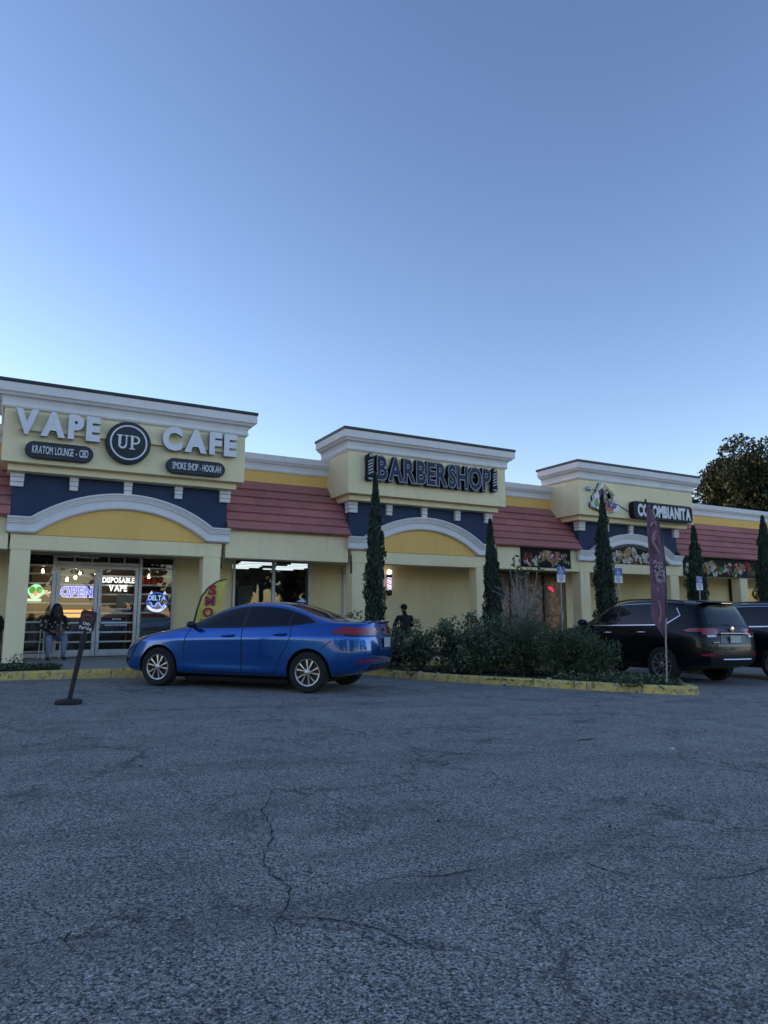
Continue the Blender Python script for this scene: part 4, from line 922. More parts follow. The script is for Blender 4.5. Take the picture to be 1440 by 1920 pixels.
MB().tube([RIGHT*a+Vector((0, 0, b)) for a, b in [SP(363.5, 1160+(1.10-SB.z)/k2), SP(363.5, 1222), SP(364.5, 1200), SP(367.5, 1165), SP(372.5, 1141), SP(380.5, 1115.5), SP(393.5, 1098), SP(410, 1087), SP(426, 1083.5)]], [0.02, 0.02, 0.02, 0.02, 0.019, 0.018, 0.017, 0.015, 0.012], 8).build('bowed_pole', BLACK, t, smooth=True)
MB().lathe([(0.16, 0.0), (0.16, 0.03), (0.03, 0.05), (0.02, 0.08)], RIGHT*SP(363.5, 0)[0], 20).build('base', BLACK, t, smooth=True)
REDP = simple('print_red', (0.34, 0.028, 0.045), 0.7, 0, 0.2, 9); PURP = simple('print_purple', (0.30, 0.025, 0.09), 0.7, 0, 0.2, 9)
FM = Matrix(((RIGHT.x, FWD.x, 0, 0), (RIGHT.y, FWD.y, 0, 0), (0, 0, 1, 0), (0, 0, 0, 1)))
for chn, (u0, v0, u1, v1), mt in (('S', (393, 1094, 408, 1113), REDP), ('M', (388, 1115, 406, 1133), PURP), ('O', (384, 1136, 404, 1154), REDP), ('K', (380, 1157, 400, 1175), PURP), ('E', (378, 1178, 396, 1196), REDP)):
    a, b = SP(u0, v1), SP(u1, v0)
    me = solid_glyph(*layout(chn, a[0], b[0], a[1], b[1], 0.05)[0], -0.040, -0.030); me.transform(FM)
    link('letter', me, [mt], t)
# parking signs
BLUE = simple('sign_blue', (0.012, 0.07, 0.33), 0.4, 0, 0.08, 6); GALV = simple('galvanised', (0.24, 0.25, 0.26), 0.5, 0.5, 0.25, 12)
def parking_sign(x, zt, label, rz):
    t = thing('parking_sign', label, 'sign', (x, 14.2, g(x)), 'disabled parking signs'); t.rotation_euler.z = rz; z0 = zt-g(x)
    MB().box(-0.02, 0.02, 0.005, 0.03, -0.05, z0-0.02).build('post', GALV, t, bevel=0.004)
    MB().prismY(rrect(-0.155, 0.155, z0-0.215, z0, 0.02), -0.004, 0.004).build('blue_plate', BLUE, t)
    s = MB(); c0 = (0.0, z0-0.108)
    s.prismY(arcpoly(-0.015, c0[1]-0.025, 0.043, 0.056, 150, 380, 18), -0.0065, -0.0042)
    s.prismY([(c0[0]-0.03+0.017*math.cos(a), c0[1]+0.075+0.017*math.sin(a)) for a in [2*math.pi*q/12 for q in range(12)]], -0.0065, -0.0042)
    s.prismY([(-0.035, c0[1]+0.052), (-0.020, c0[1]-0.012), (0.030, c0[1]-0.012), (0.05, c0[1]-0.062), (0.07, c0[1]-0.055), (0.044, c0[1]+0.006), (-0.006, c0[1]+0.006), (-0.015, c0[1]+0.052)], -0.0065, -0.0042)
    s.build('wheelchair_symbol', WHITEP, t)
    MB().prismY(rrect(-0.15, 0.15, z0-0.425, z0-0.219, 0.015), -0.004, 0.004).build('white_plate', WHITEP, t)
    for q, tx in enumerate(('PARKING BY', 'DISABLED', 'PERMIT', 'ONLY')):
        hw = (0.12, 0.10, 0.075, 0.055)[q]; zz = z0-0.268-q*0.045
        bm = bmesh.new()
        for c2, fs in layout(tx, -hw, hw, zz, zz+0.028, 0.02, 0.06):
            me = solid_glyph(c2, fs, -0.0062, -0.0042); bm.from_mesh(me)
        me = bpy.data.meshes.new('txt'); bm.to_mesh(me); bm.free(); link('text_row', me, [simple('sign_text', (0.08, 0.10, 0.22), 0.6)], t)
parking_sign(13.22, 2.51, 'blue and white disabled parking sign below the nearer food banner', 0.05)
parking_sign(15.37, 2.54, 'blue and white disabled parking sign beside the tallest cypress at the third tower', -0.03)
parking_sign(18.83, 2.40, 'blue and white disabled parking sign in front of the cypress behind the black car roof', 0.04)
# leaning stanchion
t = thing('stanchion_sign', 'leaning black stanchion with a small parking sign on a round base', 'stanchion', (0.92, 10.34, g(0.92)))
RUB = simple('rubber', (0.016, 0.017, 0.020), 0.7, 0, 0.3, 20)
MB().lathe([(0.165, 0.0), (0.17, 0.01), (0.168, 0.045), (0.15, 0.055), (0.05, 0.06), (0.035, 0.075)], (0, 0, 0), 32).build('base', RUB, t, smooth=True)
lean = (RIGHT*0.17+Vector((0, 0, 1))).normalized()
MB().tube([lean*0.05, lean*0.35], 0.030, 14).tube([lean*0.345, lean*0.80], 0.032, 14).tube([lean*0.79, lean*0.93], 0.042, 14).build('pole', RUB, t, smooth=True)
MB().tube([lean*0.92, lean*1.0], 0.02, 8).build('neck', BLACK, t)
hx = lean*1.10; rr_ = (RIGHT-lean*RIGHT.dot(lean)).normalized(); PMX = Matrix(((rr_.x, FWD.x, lean.x, hx.x), (rr_.y, FWD.y, lean.y, hx.y), (rr_.z, FWD.z, lean.z, hx.z), (0, 0, 0, 1)))
me = MB().prismY(rrect(-0.105, 0.105, -0.14, 0.14, 0.045), -0.012, 0.012).mesh('p'); me.transform(PMX); link('sign_panel', me, [BLACK], t)
me = MB().prismY(arcpoly(0, -0.01, 0.085, 0.10, 30, 150, 16), -0.016, -0.0125).mesh('p'); me.transform(PMX); link('red_arc', me, [simple('red_print', (0.36, 0.045, 0.04), 0.6)], t)
me = MB().prismY(arcpoly(0, -0.05, 0.075, 0.088, 40, 140, 16), -0.016, -0.0125).mesh('p'); me.transform(PMX); link('red_arc', me, [simple('red_print_dark', (0.22, 0.04, 0.04), 0.6)], t)
for tx, a, b, z0, z1 in (('Only', -0.05, 0.055, -0.055, -0.015), ('Parking', -0.085, 0.085, -0.115, -0.072)):
    bm = bmesh.new()
    for c2, fs in layout(tx, a, b, z0, z1, 0.025, 0.05):
        m2 = solid_glyph(c2, fs, -0.0165, -0.0125); bm.from_mesh(m2)
    me = bpy.data.meshes.new('txt'); bm.to_mesh(me); bm.free(); me.transform(PMX); link('text_row', me, [WHITEP], t)
# ------------------------------------------------------------------ cars
def loft_body(rows, crease=()):
    """rows: bottom-centre ... top-centre, each a list of (x,y,z) stations, y>=0; mirrored in y; closed at nose and tail"""
    bm = bmesh.new(); m, n = len(rows), len(rows[0]); P = {}
    for j, row in enumerate(rows):
        for i, (x, y, z) in enumerate(row):
            a = bm.verts.new((x, y, z)); P[(i, j, 1)] = a
            P[(i, j, -1)] = a if y == 0 else bm.verts.new((x, -y, z))
    def face(*v):
        u = []
        for q in v:
            if q not in u: u.append(q)
        if len(u) > 2:
            try: bm.faces.new(u)
            except ValueError: pass
    for s in (1, -1):
        for i in range(n-1):
            for j in range(m-1): face(P[(i, j, s)], P[(i+1, j, s)], P[(i+1, j+1, s)], P[(i, j+1, s)])
    for i in (0, n-1):
        for j in range(m-1): face(P[(i, j, 1)], P[(i, j+1, 1)], P[(i, j+1, -1)], P[(i, j, -1)])
    bmesh.ops.recalc_face_normals(bm, faces=bm.faces)
    cl = bm.edges.layers.float.new('crease_edge')
    for (i0, i1, j, c) in crease:
        for s in (1, -1):
            for i in range(i0, i1):
                e = bm.edges.get((P[(i, j, s)], P[(i+1, j, s)]))
                if e: e[cl] = c
    me = bpy.data.meshes.new('body'); bm.to_mesh(me); bm.free(); return me
def make_body(rows, wells, rw, mats, crease=()):
    me = loft_body(rows, crease); 
    for m in mats: me.materials.append(m)
    o = bpy.data.objects.new('b', me); COL.objects.link(o)
    s = o.modifiers.new('s', 'SUBSURF'); s.levels = 3; s.render_levels = 3
    cut = MB()
    for wx, wz in wells:
        for sy in (1, -1): cut.lathe([(rw, 0.50*sy), (rw, 1.2*sy)], (wx, 0, wz), 40, 'Y')
    cm = cut.mesh('c'); cm.materials.append(mats[1]); bm = bmesh.new(); bm.from_mesh(cm); bmesh.ops.recalc_face_normals(bm, faces=bm.faces); bm.to_mesh(cm); bm.free()
    c = bpy.data.objects.new('c', cm); COL.objects.link(c)
    b = o.modifiers.new('b', 'BOOLEAN'); b.operation = 'DIFFERENCE'; b.object = c; b.solver = 'EXACT'
    try: b.material_mode = 'TRANSFER'
    except Exception: pass
    bpy.context.view_layer.update(); res = evaluated_mesh(o)
    bpy.data.objects.remove(o); bpy.data.objects.remove(c)
    res.polygons.foreach_set('use_smooth', [True]*len(res.polygons))
    try: res.set_sharp_from_angle(angle=R(42))
    except Exception: pass
    return res
def bvh_of(me):
    return BVHTree.FromPolygons([v.co.copy() for v in me.vertices], [tuple(p.vertices) for p in me.polygons])
def patch(bvh, poly, axis, off=0.004, side=1, sub=0.05):
    """polygon drawn in a view plane and pressed on to the body: axis 'S' side view (x,z), 'F' front, 'B' back (y,z), 'T' top (x,y)"""
    bm = bmesh.new()
    def P3(p):
        return {'S': (p[0], 2.0*side, p[1]), 'F': (-1.5, p[0], p[1]), 'B': (7.0, p[0], p[1]), 'T': (p[0], p[1], 3.0)}[axis]
    vs = [bm.verts.new(P3(p)) for p in poly]
    bm.faces.new(vs); bmesh.ops.triangulate(bm, faces=bm.faces[:])
    for _ in range(6):
        es = [e for e in bm.edges if e.calc_length() > sub]
        if not es: break
        bmesh.ops.subdivide_edges(bm, edges=es, cuts=1); bmesh.ops.triangulate(bm, faces=[f for f in bm.faces if len(f.verts) > 3])
    d = {'S': Vector((0, -side, 0)), 'F': Vector((1, 0, 0)), 'B': Vector((-1, 0, 0)), 'T': Vector((0, 0, -1))}[axis]
    dead = []
    for v in bm.verts:
        loc, nrm, _, _ = bvh.ray_cast(v.co, d)
        if loc is None: dead.append(v); continue
        if nrm.dot(d) > 0: nrm = -nrm
        v.co = loc+nrm*off
    if dead: bmesh.ops.delete(bm, geom=dead, context='VERTS')
    bmesh.ops.recalc_face_normals(bm, faces=bm.faces)
    tgt = -d
    if bm.faces and sum(f.normal.dot(tgt) for f in bm.faces) < 0: bmesh.ops.reverse_faces(bm, faces=bm.faces[:])
    me = bpy.data.meshes.new('patch'); bm.to_mesh(me); bm.free()
    me.polygons.foreach_set('use_smooth', [True]*len(me.polygons)); return me
def strip(path, w):
    L = []; Rr = []
    for i, p in enumerate(path):
        a = Vector(path[max(i-1, 0)]); b = Vector(path[min(i+1, len(path)-1)]); d = (b-a).normalized(); n = Vector((-d.y, d.x))*w/2
        L.append((p[0]+n.x, p[1]+n.y)); Rr.append((p[0]-n.x, p[1]-n.y))
    return L+Rr[::-1]
def plink(me, name, mat, parent):
    for _ in range(1):
        if len(me.materials) == 0: me.materials.append(mat)
    o = bpy.data.objects.new(name, me); COL.objects.link(o); o.parent = parent; return o
def carpaint(name, col, flake=0.3, rough=0.32, coat=1.0):
    M = Mat(name); M.set(Base_Color=(*col, 1), Roughness=rough, Metallic=0.7, Coat_Weight=coat, Coat_Roughness=0.03)
    n = M.noise(M.pos(), 900, 1); d = M.noise(M.pos(), 3.0, 5, 0.7)
    c = M.mix(M.ramp(n, [(0.4, 0.0), (0.7, flake)]), col, tuple(min(1, q*1.8+0.01) for q in col))
    M.l(M.mix(M.ramp(d, [(0.5, 0.0), (0.85, 0.06)]), c, (0.10, 0.10, 0.11)), M.b.inputs['Base Color']); return M.m
TINT = simple('tinted_glass', (0.004, 0.006, 0.009), 0.04, 0, 0, spec=0.4); TRIMB = simple('black_trim', (0.010, 0.010, 0.012), 0.4); SEAM = simple('seam', (0.004, 0.004, 0.006), 0.8); CHROME = simple('chrome', (0.62, 0.64, 0.66), 0.14, 1.0); WELL = simple('wheel_well', (0.006, 0.006, 0.007), 0.9)
TAILR = simple('tail_red', (0.27, 0.008, 0.014), 0.12, 0, 0.25, 14, coat=1.0); TAILW = simple('lamp_clear', (0.45, 0.47, 0.5), 0.1, 0.4, coat=1); AMBER = simple('lamp_amber', (0.45, 0.16, 0.03), 0.15, 0.1, coat=1); TYRE = simple('tyre', (0.012, 0.012, 0.013), 0.85, 0, 0.3, 25, bump=0.3, bscale=90); RIMS = simple('rim_silver', (0.44, 0.46, 0.48), 0.3, 0.85, 0.1, 9); RIMD = simple('rim_dark', (0.03, 0.03, 0.034), 0.5, 0.3); PLATE = simple('plate', (0.42, 0.45, 0.46), 0.45, 0, 0.25, 40)
def make_wheel(parent, loc, side, r, rimr, wd, spokes, split):
    """tyre with its rim; side -1 faces -y"""
    wh = empty('wheel', loc, parent)
    y0 = -wd/2; prof = [(rimr*0.98, y0+0.02), (rimr*1.05, y0+0.006), (r*0.90, y0), (r*0.965, y0+0.015), (r, y0+0.045), (r, -y0-0.045), (r*0.965, -y0-0.015), (r*0.90, -y0), (rimr*1.0, -y0-0.02)]
    MB().lathe(prof, (0, 0, 0), 48, 'Y', caps=False).build('tyre', TYRE, wh, smooth=True)
    m = MB(); yo = side*(wd/2-0.012)
    n = 48; V = []
    for q in range(n):
        a = 2*math.pi*q/n
        for rr, yy in ((rimr*1.01, yo-side*0.03), (rimr*1.01, yo), (rimr*0.93, yo-side*0.004), (rimr*0.90, yo-side*0.05)): V.append((rr*math.cos(a), yy, rr*math.sin(a)))
    m.add(V, [(4*q+e, 4*((q+1) % n)+e, 4*((q+1) % n)+e+1, 4*q+e+1) for q in range(n) for e in range(3)])
    for q in range(spokes):
        a = 2*math.pi*q/spokes
        for dd, tw in (((-split, 0.16), (split, 0.16)) if split else ((0, 0.0),)):
            w0, w1 = (0.13, 0.17) if not split else (0.10, 0.075)
            a1 = a+dd*0.9+tw*0.9
            pts = [(rimr*0.16, a+dd*0.35-w0*1.4), (rimr*0.94, a1-w1), (rimr*0.94, a1+w1), (rimr*0.16, a+dd*0.35+w0*1.4)]
            F = [(r_*math.cos(t_), yo-side*(0.012 if r_ > rimr*0.5 else 0.004), r_*math.sin(t_)) for r_, t_ in pts]; B = [(x, y-side*0.03, z) for x, y, z in F]
            m.add(F+B, [(0, 1, 2, 3), (7, 6, 5, 4), (0, 4, 5, 1), (1, 5, 6, 2), (2, 6, 7, 3), (3, 7, 4, 0)])
    m.lathe([(rimr*0.22, yo-side*0.03), (rimr*0.24, yo-side*0.006), (rimr*0.10, yo+side*0.004), (0.0, yo+side*0.004)], (0, 0, 0), 20, 'Y')
    m.build('rim', RIMS, wh, smooth=True)
    MB().lathe([(rimr*0.99, yo-side*0.07), (rimr*0.99, yo-side*0.062), (0.0, yo-side*0.06)], (0, 0, 0), 32, 'Y').build('brake_disc', RIMD, wh)
    return wh
def place_car(t, ang, contact_local, contact_world, s):
    q = Vector((0, 0, 1)).rotation_difference(Vector((0.016, 0, 1)).normalized())
    Mx = (q.to_matrix() @ Matrix.Rotation(ang, 3, 'Z')) * s
    t.rotation_mode = 'QUATERNION'; t.rotation_quaternion = (q.to_matrix() @ Matrix.Rotation(ang, 3, 'Z')).to_quaternion(); t.scale = (s, s, s)
    cw = Vector((contact_world[0], contact_world[1], g(contact_world[0]))); t.location = cw - Mx @ Vector(contact_local)
def Z(*a): return list(a)
def rows_of(spec): return [[(x, y, z) for x, y, z in zip(*r_)] for r_ in spec]

# --- blue sedan
sed = rows_of([
 [Z(.10,.16,.50,.90,1.30,1.75,2.15,2.5,2.9,3.3,3.8,4.25,4.42), [0]*13, Z(.26,.20,.18,.18,.18,.18,.18,.18,.18,.18,.19,.27,.34)],
 [Z(.10,.17,.50,.90,1.30,1.75,2.15,2.5,2.9,3.3,3.8,4.25,4.44), Z(.45,.70,.80,.80,.80,.80,.80,.80,.80,.80,.79,.72,.52), Z(.25,.20,.19,.19,.19,.19,.19,.19,.19,.19,.20,.28,.35)],
 [Z(.03,.12,.50,.90,1.30,1.75,2.15,2.5,2.9,3.3,3.8,4.30,4.52), Z(.50,.79,.87,.88,.875,.875,.875,.875,.875,.88,.875,.82,.58), Z(.36,.30,.28,.28,.27,.27,.27,.27,.27,.28,.30,.38,.44)],
 [Z(.01,.11,.50,.90,1.30,1.75,2.15,2.5,2.9,3.3,3.8,4.32,4.55), Z(.50,.80,.885,.89,.872,.866,.865,.865,.869,.89,.895,.845,.61), Z(.44,.41,.40,.40,.385,.38,.38,.38,.385,.40,.42,.47,.53)],
 [Z(.00,.11,.50,.90,1.30,1.75,2.15,2.5,2.9,3.3,3.8,4.34,4.57), Z(.50,.80,.885,.90,.885,.88,.88,.88,.885,.90,.90,.85,.62), Z(.53,.52,.52,.53,.53,.53,.53,.53,.53,.54,.55,.58,.62)],
 [Z(.07,.19,.50,.90,1.30,1.75,2.15,2.5,2.9,3.3,3.8,4.34,4.53), Z(.48,.76,.87,.895,.895,.895,.90,.90,.90,.905,.90,.83,.62), Z(.65,.69,.74,.77,.785,.795,.805,.815,.83,.845,.86,.87,.86)],
 [Z(.17,.31,.57,.92,1.32,1.75,2.15,2.5,2.9,3.3,3.8,4.32,4.47), Z(.42,.67,.80,.835,.85,.855,.86,.86,.855,.845,.81,.75,.60), Z(.705,.765,.835,.89,.935,.955,.97,.985,1.00,1.02,1.045,1.055,1.035)],
 [Z(.23,.37,.62,.96,1.34,1.76,2.15,2.5,2.9,3.3,3.72,4.30,4.46), Z(.36,.57,.67,.71,.755,.685,.625,.605,.605,.645,.725,.69,.55), Z(.73,.785,.862,.925,.985,1.195,1.315,1.345,1.325,1.24,1.095,1.088,1.07)],
 [Z(.25,.39,.62,.96,1.28,1.83,2.15,2.5,2.9,3.3,3.78,4.33,4.47), Z(.25,.41,.49,.52,.58,.52,.48,.47,.48,.50,.56,.53,.44), Z(.737,.797,.877,.945,1.00,1.275,1.375,1.405,1.39,1.305,1.115,1.105,1.085)],
 [Z(.26,.39,.62,.96,1.18,1.78,2.08,2.5,2.9,3.27,3.84,4.37,4.49), [0]*13, Z(.737,.802,.888,.962,1.012,1.285,1.40,1.437,1.42,1.345,1.135,1.118,1.095)]])
BLUEP = carpaint('blue_paint', (0.001, 0.080, 0.35), 0.25, 0.2)
me = make_body(sed, [(.86, .315), (3.56, .315)], .365, [BLUEP, WELL], crease=((2, 11, 3, 0.15), (1, 12, 5, 0.75), (3, 12, 6, 0.35)))
bv = bvh_of(me)
t = thing('parked_sedan', 'blue four door sedan parked nose towards the shops', 'car', (0, 0, 0)); CAR = t
plink(me, 'body', BLUEP, t)
for s in (1, -1):
    plink(patch(bv, [(1.40, .985), (1.80, .985), (2.37, 1.00), (2.37, 1.318), (2.20, 1.300), (1.97, 1.235), (1.70, 1.125), (1.52, 1.045)], 'S', 0.004, s), 'window', TINT, t)
    plink(patch(bv, [(2.43, 1.002), (3.18, 1.035), (3.18, 1.252), (2.95, 1.297), (2.70, 1.319), (2.43, 1.321)], 'S', 0.004, s), 'window', TINT, t)
    plink(patch(bv, [(3.215, 1.038), (3.45, 1.065), (3.60, 1.098), (3.48, 1.155), (3.34, 1.205), (3.215, 1.243)], 'S', 0.004, s), 'window', TINT, t)
    plink(patch(bv, [(2.366, 1.0), (2.434, 1.002), (2.434, 1.322), (2.366, 1.318)], 'S', 0.0035, s), 'door_pillar', TRIMB, t); plink(patch(bv, [(3.176, 1.035), (3.219, 1.038), (3.219, 1.243), (3.176, 1.252)], 'S', 0.0035, s), 'door_pillar', TRIMB, t)
    plink(patch(bv, strip([(1.38, .975), (1.80, .972), (2.40, .988), (3.2, 1.024), (3.62, 1.085)], 0.018), 'S', 0.006, s), 'belt_trim', TRIMB, t)
    for pth in ([(1.44, .965), (1.36, .80), (1.335, .62), (1.345, .47)], [(2.40, .985), (2.405, .60), (2.40, .27)], [(3.24, 1.03), (3.26, .88), (3.20, .72), (3.08, .52), (3.03, .36), (2.98, .27)], [(1.55, .272), (2.2, .268), (2.98, .272)], [(3.93, .80), (3.80, .70), (3.76, .66)]):
        plink(patch(bv, strip(pth, 0.011), 'S', 0.003, s, 0.04), 'panel_seam', SEAM, t)
    plink(patch(bv, strip([(1.30, .70), (1.8, .725), (2.4, .75), (3.1, .775), (3.5, .80)], 0.006), 'S', 0.003, s), 'crease_line', SEAM, t) if False else None
    plink(patch(bv, [(3.92, .935), (4.05, .985), (4.25, 1.005), (4.60, 1.0), (4.60, .90), (4.30, .895), (4.12, .905), (3.98, .91)], 'S', 0.008, s, 0.03), 'tail_lamp', TAILR, t)
    plink(patch(bv, [(4.14, .90), (4.30, .888), (4.58, .885), (4.58, .868), (4.28, .870), (4.14, .885)], 'S', 0.007, s, 0.03), 'lamp_trim', TRIMB, t)
    plink(patch(bv, [(s*0.40, .925), (s*0.40, .995), (s*0.80, 1.01), (s*0.80, .90)][::(1 if s > 0 else -1)], 'B', 0.009, 1, 0.03), 'tail_lamp', TAILR, t)
    plink(patch(bv, [(4.30, .475), (4.60, .51), (4.60, .545), (4.36, .515)], 'S', 0.006, s, 0.03), 'rear_reflector', TAILR, t)
    plink(patch(bv, [(.10, .60), (.16, .70), (.30, .775), (.52, .825), (.56, .80), (.42, .70), (.25, .63)], 'S', 0.006, s, 0.03), 'headlamp', TAILW, t)
    plink(patch(bv, [(.30, .69), (.44, .735), (.52, .80), (.46, .80), (.34, .745)], 'S', 0.009, s, 0.03), 'turn_signal', AMBER, t)
    plink(patch(bv, [(.06, .34), (.14, .33), (.24, .40), (.16, .46), (.06, .45)], 'S', 0.006, s, 0.03), 'fog_recess', TRIMB, t)
    for hx_, hz_ in ((2.16, .845), (3.08, .885)):
        y = s*.905
        plink(patch(bv, [(hx_-.11, hz_-.022), (hx_+.11, hz_-.016), (hx_+.11, hz_+.024), (hx_-.11, hz_+.018)], 'S', 0.003, s, 0.03), 'handle_recess_shade', SEAM, t)  # near-black patch: shade of the hollow put into the colour
        m = MB().tube([(hx_-.105, y-s*.004, hz_), (hx_-.06, y+s*.026, hz_+.004), (hx_+.06, y+s*.026, hz_+.008), (hx_+.105, y-s*.004, hz_+.008)], 0.016, 8); m.build('door_handle', BLUEP, t, smooth=True)
    m = MB().ball((1.52, s*.975, 1.015), 0.065, 0.10, 0.055); mo = m.build('wing_mirror', TRIMB, t, smooth=True); MB().tube([(1.50, s*.84, .975), (1.52, s*.93, .985)], 0.03, 8).build('mirror_arm', TRIMB, mo)
    for wx in (.86, 3.56): make_wheel(t, (wx, s*.795, .315), s, .315, .205, .205, 5, 0.30)
plink(patch(bv, [(1.30, -.50), (1.22, 0), (1.30, .50), (1.50, .58), (2.02, .46), (2.07, 0), (2.02, -.46), (1.50, -.58)], 'T', 0.004, 1, 0.07), 'windscreen', TINT, t)
plink(patch(bv, [(3.03, -.44), (3.03, .44), (3.60, .55), (3.80, .46), (3.83, 0), (3.80, -.46), (3.60, -.55)], 'T', 0.004, 1, 0.07), 'rear_window', TINT, t)
plink(patch(bv, [(-.55, .27), (.55, .27), (.60, .46), (.36, .60), (-.36, .60), (-.60, .46)], 'F', 0.005, 1, 0.06), 'grille', TRIMB, t)
plink(patch(bv, [(-.55, .34), (.55, .34), (.50, .44), (-.50, .44)], 'B', 0.006, 1, 0.06), 'rear_diffuser', TRIMB, t)
plink(patch(bv, [(-.30, .66), (.30, .66), (.26, .86), (-.26, .86)], 'B', 0.004, 1, 0.06), 'plate_recess', simple('blue_shadow', (0.006, 0.03, 0.15), 0.4), t)  # darker blue patch: shade of the plate recess put into the colour
MB().box(1.27, 3.16, -.70, .70, .105, .185).box(.55, 1.269, -.48, .48, .13, .185).box(3.161, 3.75, -.48, .48, .14, .20).build('underbody', WELL, t, bevel=0.03)
MB().box(4.562, 4.575, -.155, .155, .70, .855).build('number_plate', PLATE, t, bevel=0.004)
MB().box(4.43, 4.50, -.24, .24, .905, .925).build('boot_handle', CHROME, t, bevel=0.005)
MB().lathe([(0.0, 0.0), (0.05, 0.0), (0.05, 0.012), (0.0, 0.014)], (4.487, 0, 1.0), 20, 'X').build('badge', CHROME, t, smooth=True)
MB().prismY([(2.93, 1.415), (3.12, 1.40), (3.10, 1.445), (3.06, 1.475), (3.03, 1.472)], -0.018, 0.018).build('roof_antenna', BLUEP, t, bevel=0.008)
MB().prismY([(4.26, 1.095), (4.44, 1.08), (4.47, 1.112), (4.44, 1.118)], -0.46, 0.46).build('boot_lip', BLUEP, t, bevel=0.01)
place_car(t, math.atan2(-.725, .69), (3.56, -.86, 0), (4.38, 10.49), 1.025)

# --- tall dark cars
suv = rows_of([
 [Z(.12,.18,.50,.90,1.35,1.75,2.2,2.6,3.05,3.5,3.95,4.40,4.56), [0]*13, Z(.32,.26,.23,.22,.22,.22,.22,.22,.22,.22,.23,.32,.38)],
 [Z(.12,.19,.50,.90,1.35,1.75,2.2,2.6,3.05,3.5,3.95,4.42,4.58), Z(.48,.72,.82,.82,.82,.82,.82,.82,.82,.82,.82,.78,.62), Z(.31,.26,.24,.23,.23,.23,.23,.23,.23,.23,.24,.33,.39)],
 [Z(.04,.13,.50,.90,1.35,1.75,2.2,2.6,3.05,3.5,3.95,4.46,4.66), Z(.52,.81,.895,.905,.90,.90,.90,.90,.90,.905,.90,.86,.70), Z(.44,.37,.34,.34,.33,.33,.33,.33,.33,.34,.36,.43,.48)],
 [Z(.00,.11,.50,.90,1.35,1.75,2.2,2.6,3.05,3.5,3.95,4.50,4.69), Z(.52,.82,.905,.92,.905,.90,.90,.90,.905,.92,.92,.88,.73), Z(.62,.60,.60,.61,.60,.60,.60,.60,.60,.62,.63,.64,.66)],
 [Z(.05,.17,.50,.90,1.35,1.75,2.2,2.6,3.05,3.5,3.95,4.48,4.63), Z(.50,.79,.895,.915,.915,.915,.92,.92,.92,.92,.915,.87,.74), Z(.78,.82,.86,.88,.89,.895,.90,.91,.92,.93,.94,.94,.93)],
 [Z(.17,.31,.58,.94,1.38,1.78,2.2,2.6,3.05,3.5,3.95,4.42,4.57), Z(.44,.70,.83,.865,.88,.885,.89,.89,.885,.87,.85,.80,.70), Z(.85,.91,.975,1.02,1.06,1.075,1.085,1.095,1.105,1.12,1.14,1.13,1.11)],
 [Z(.23,.38,.63,.98,1.42,1.86,2.25,2.6,3.05,3.5,3.92,4.26,4.40), Z(.38,.60,.71,.755,.80,.745,.70,.69,.685,.685,.69,.68,.62), Z(.875,.935,1.005,1.055,1.105,1.375,1.525,1.575,1.585,1.57,1.535,1.47,1.42)],
 [Z(.25,.40,.63,.98,1.34,1.92,2.25,2.6,3.05,3.5,3.95,4.28,4.40), Z(.26,.43,.50,.54,.61,.58,.57,.57,.57,.57,.56,.55,.50), Z(.88,.945,1.02,1.075,1.12,1.455,1.605,1.655,1.665,1.655,1.63,1.595,1.55)],
 [Z(.26,.40,.63,.98,1.26,1.90,2.22,2.6,3.05,3.5,3.95,4.30,4.43), [0]*13, Z(.88,.95,1.03,1.085,1.13,1.475,1.625,1.68,1.69,1.68,1.655,1.62,1.58)]])
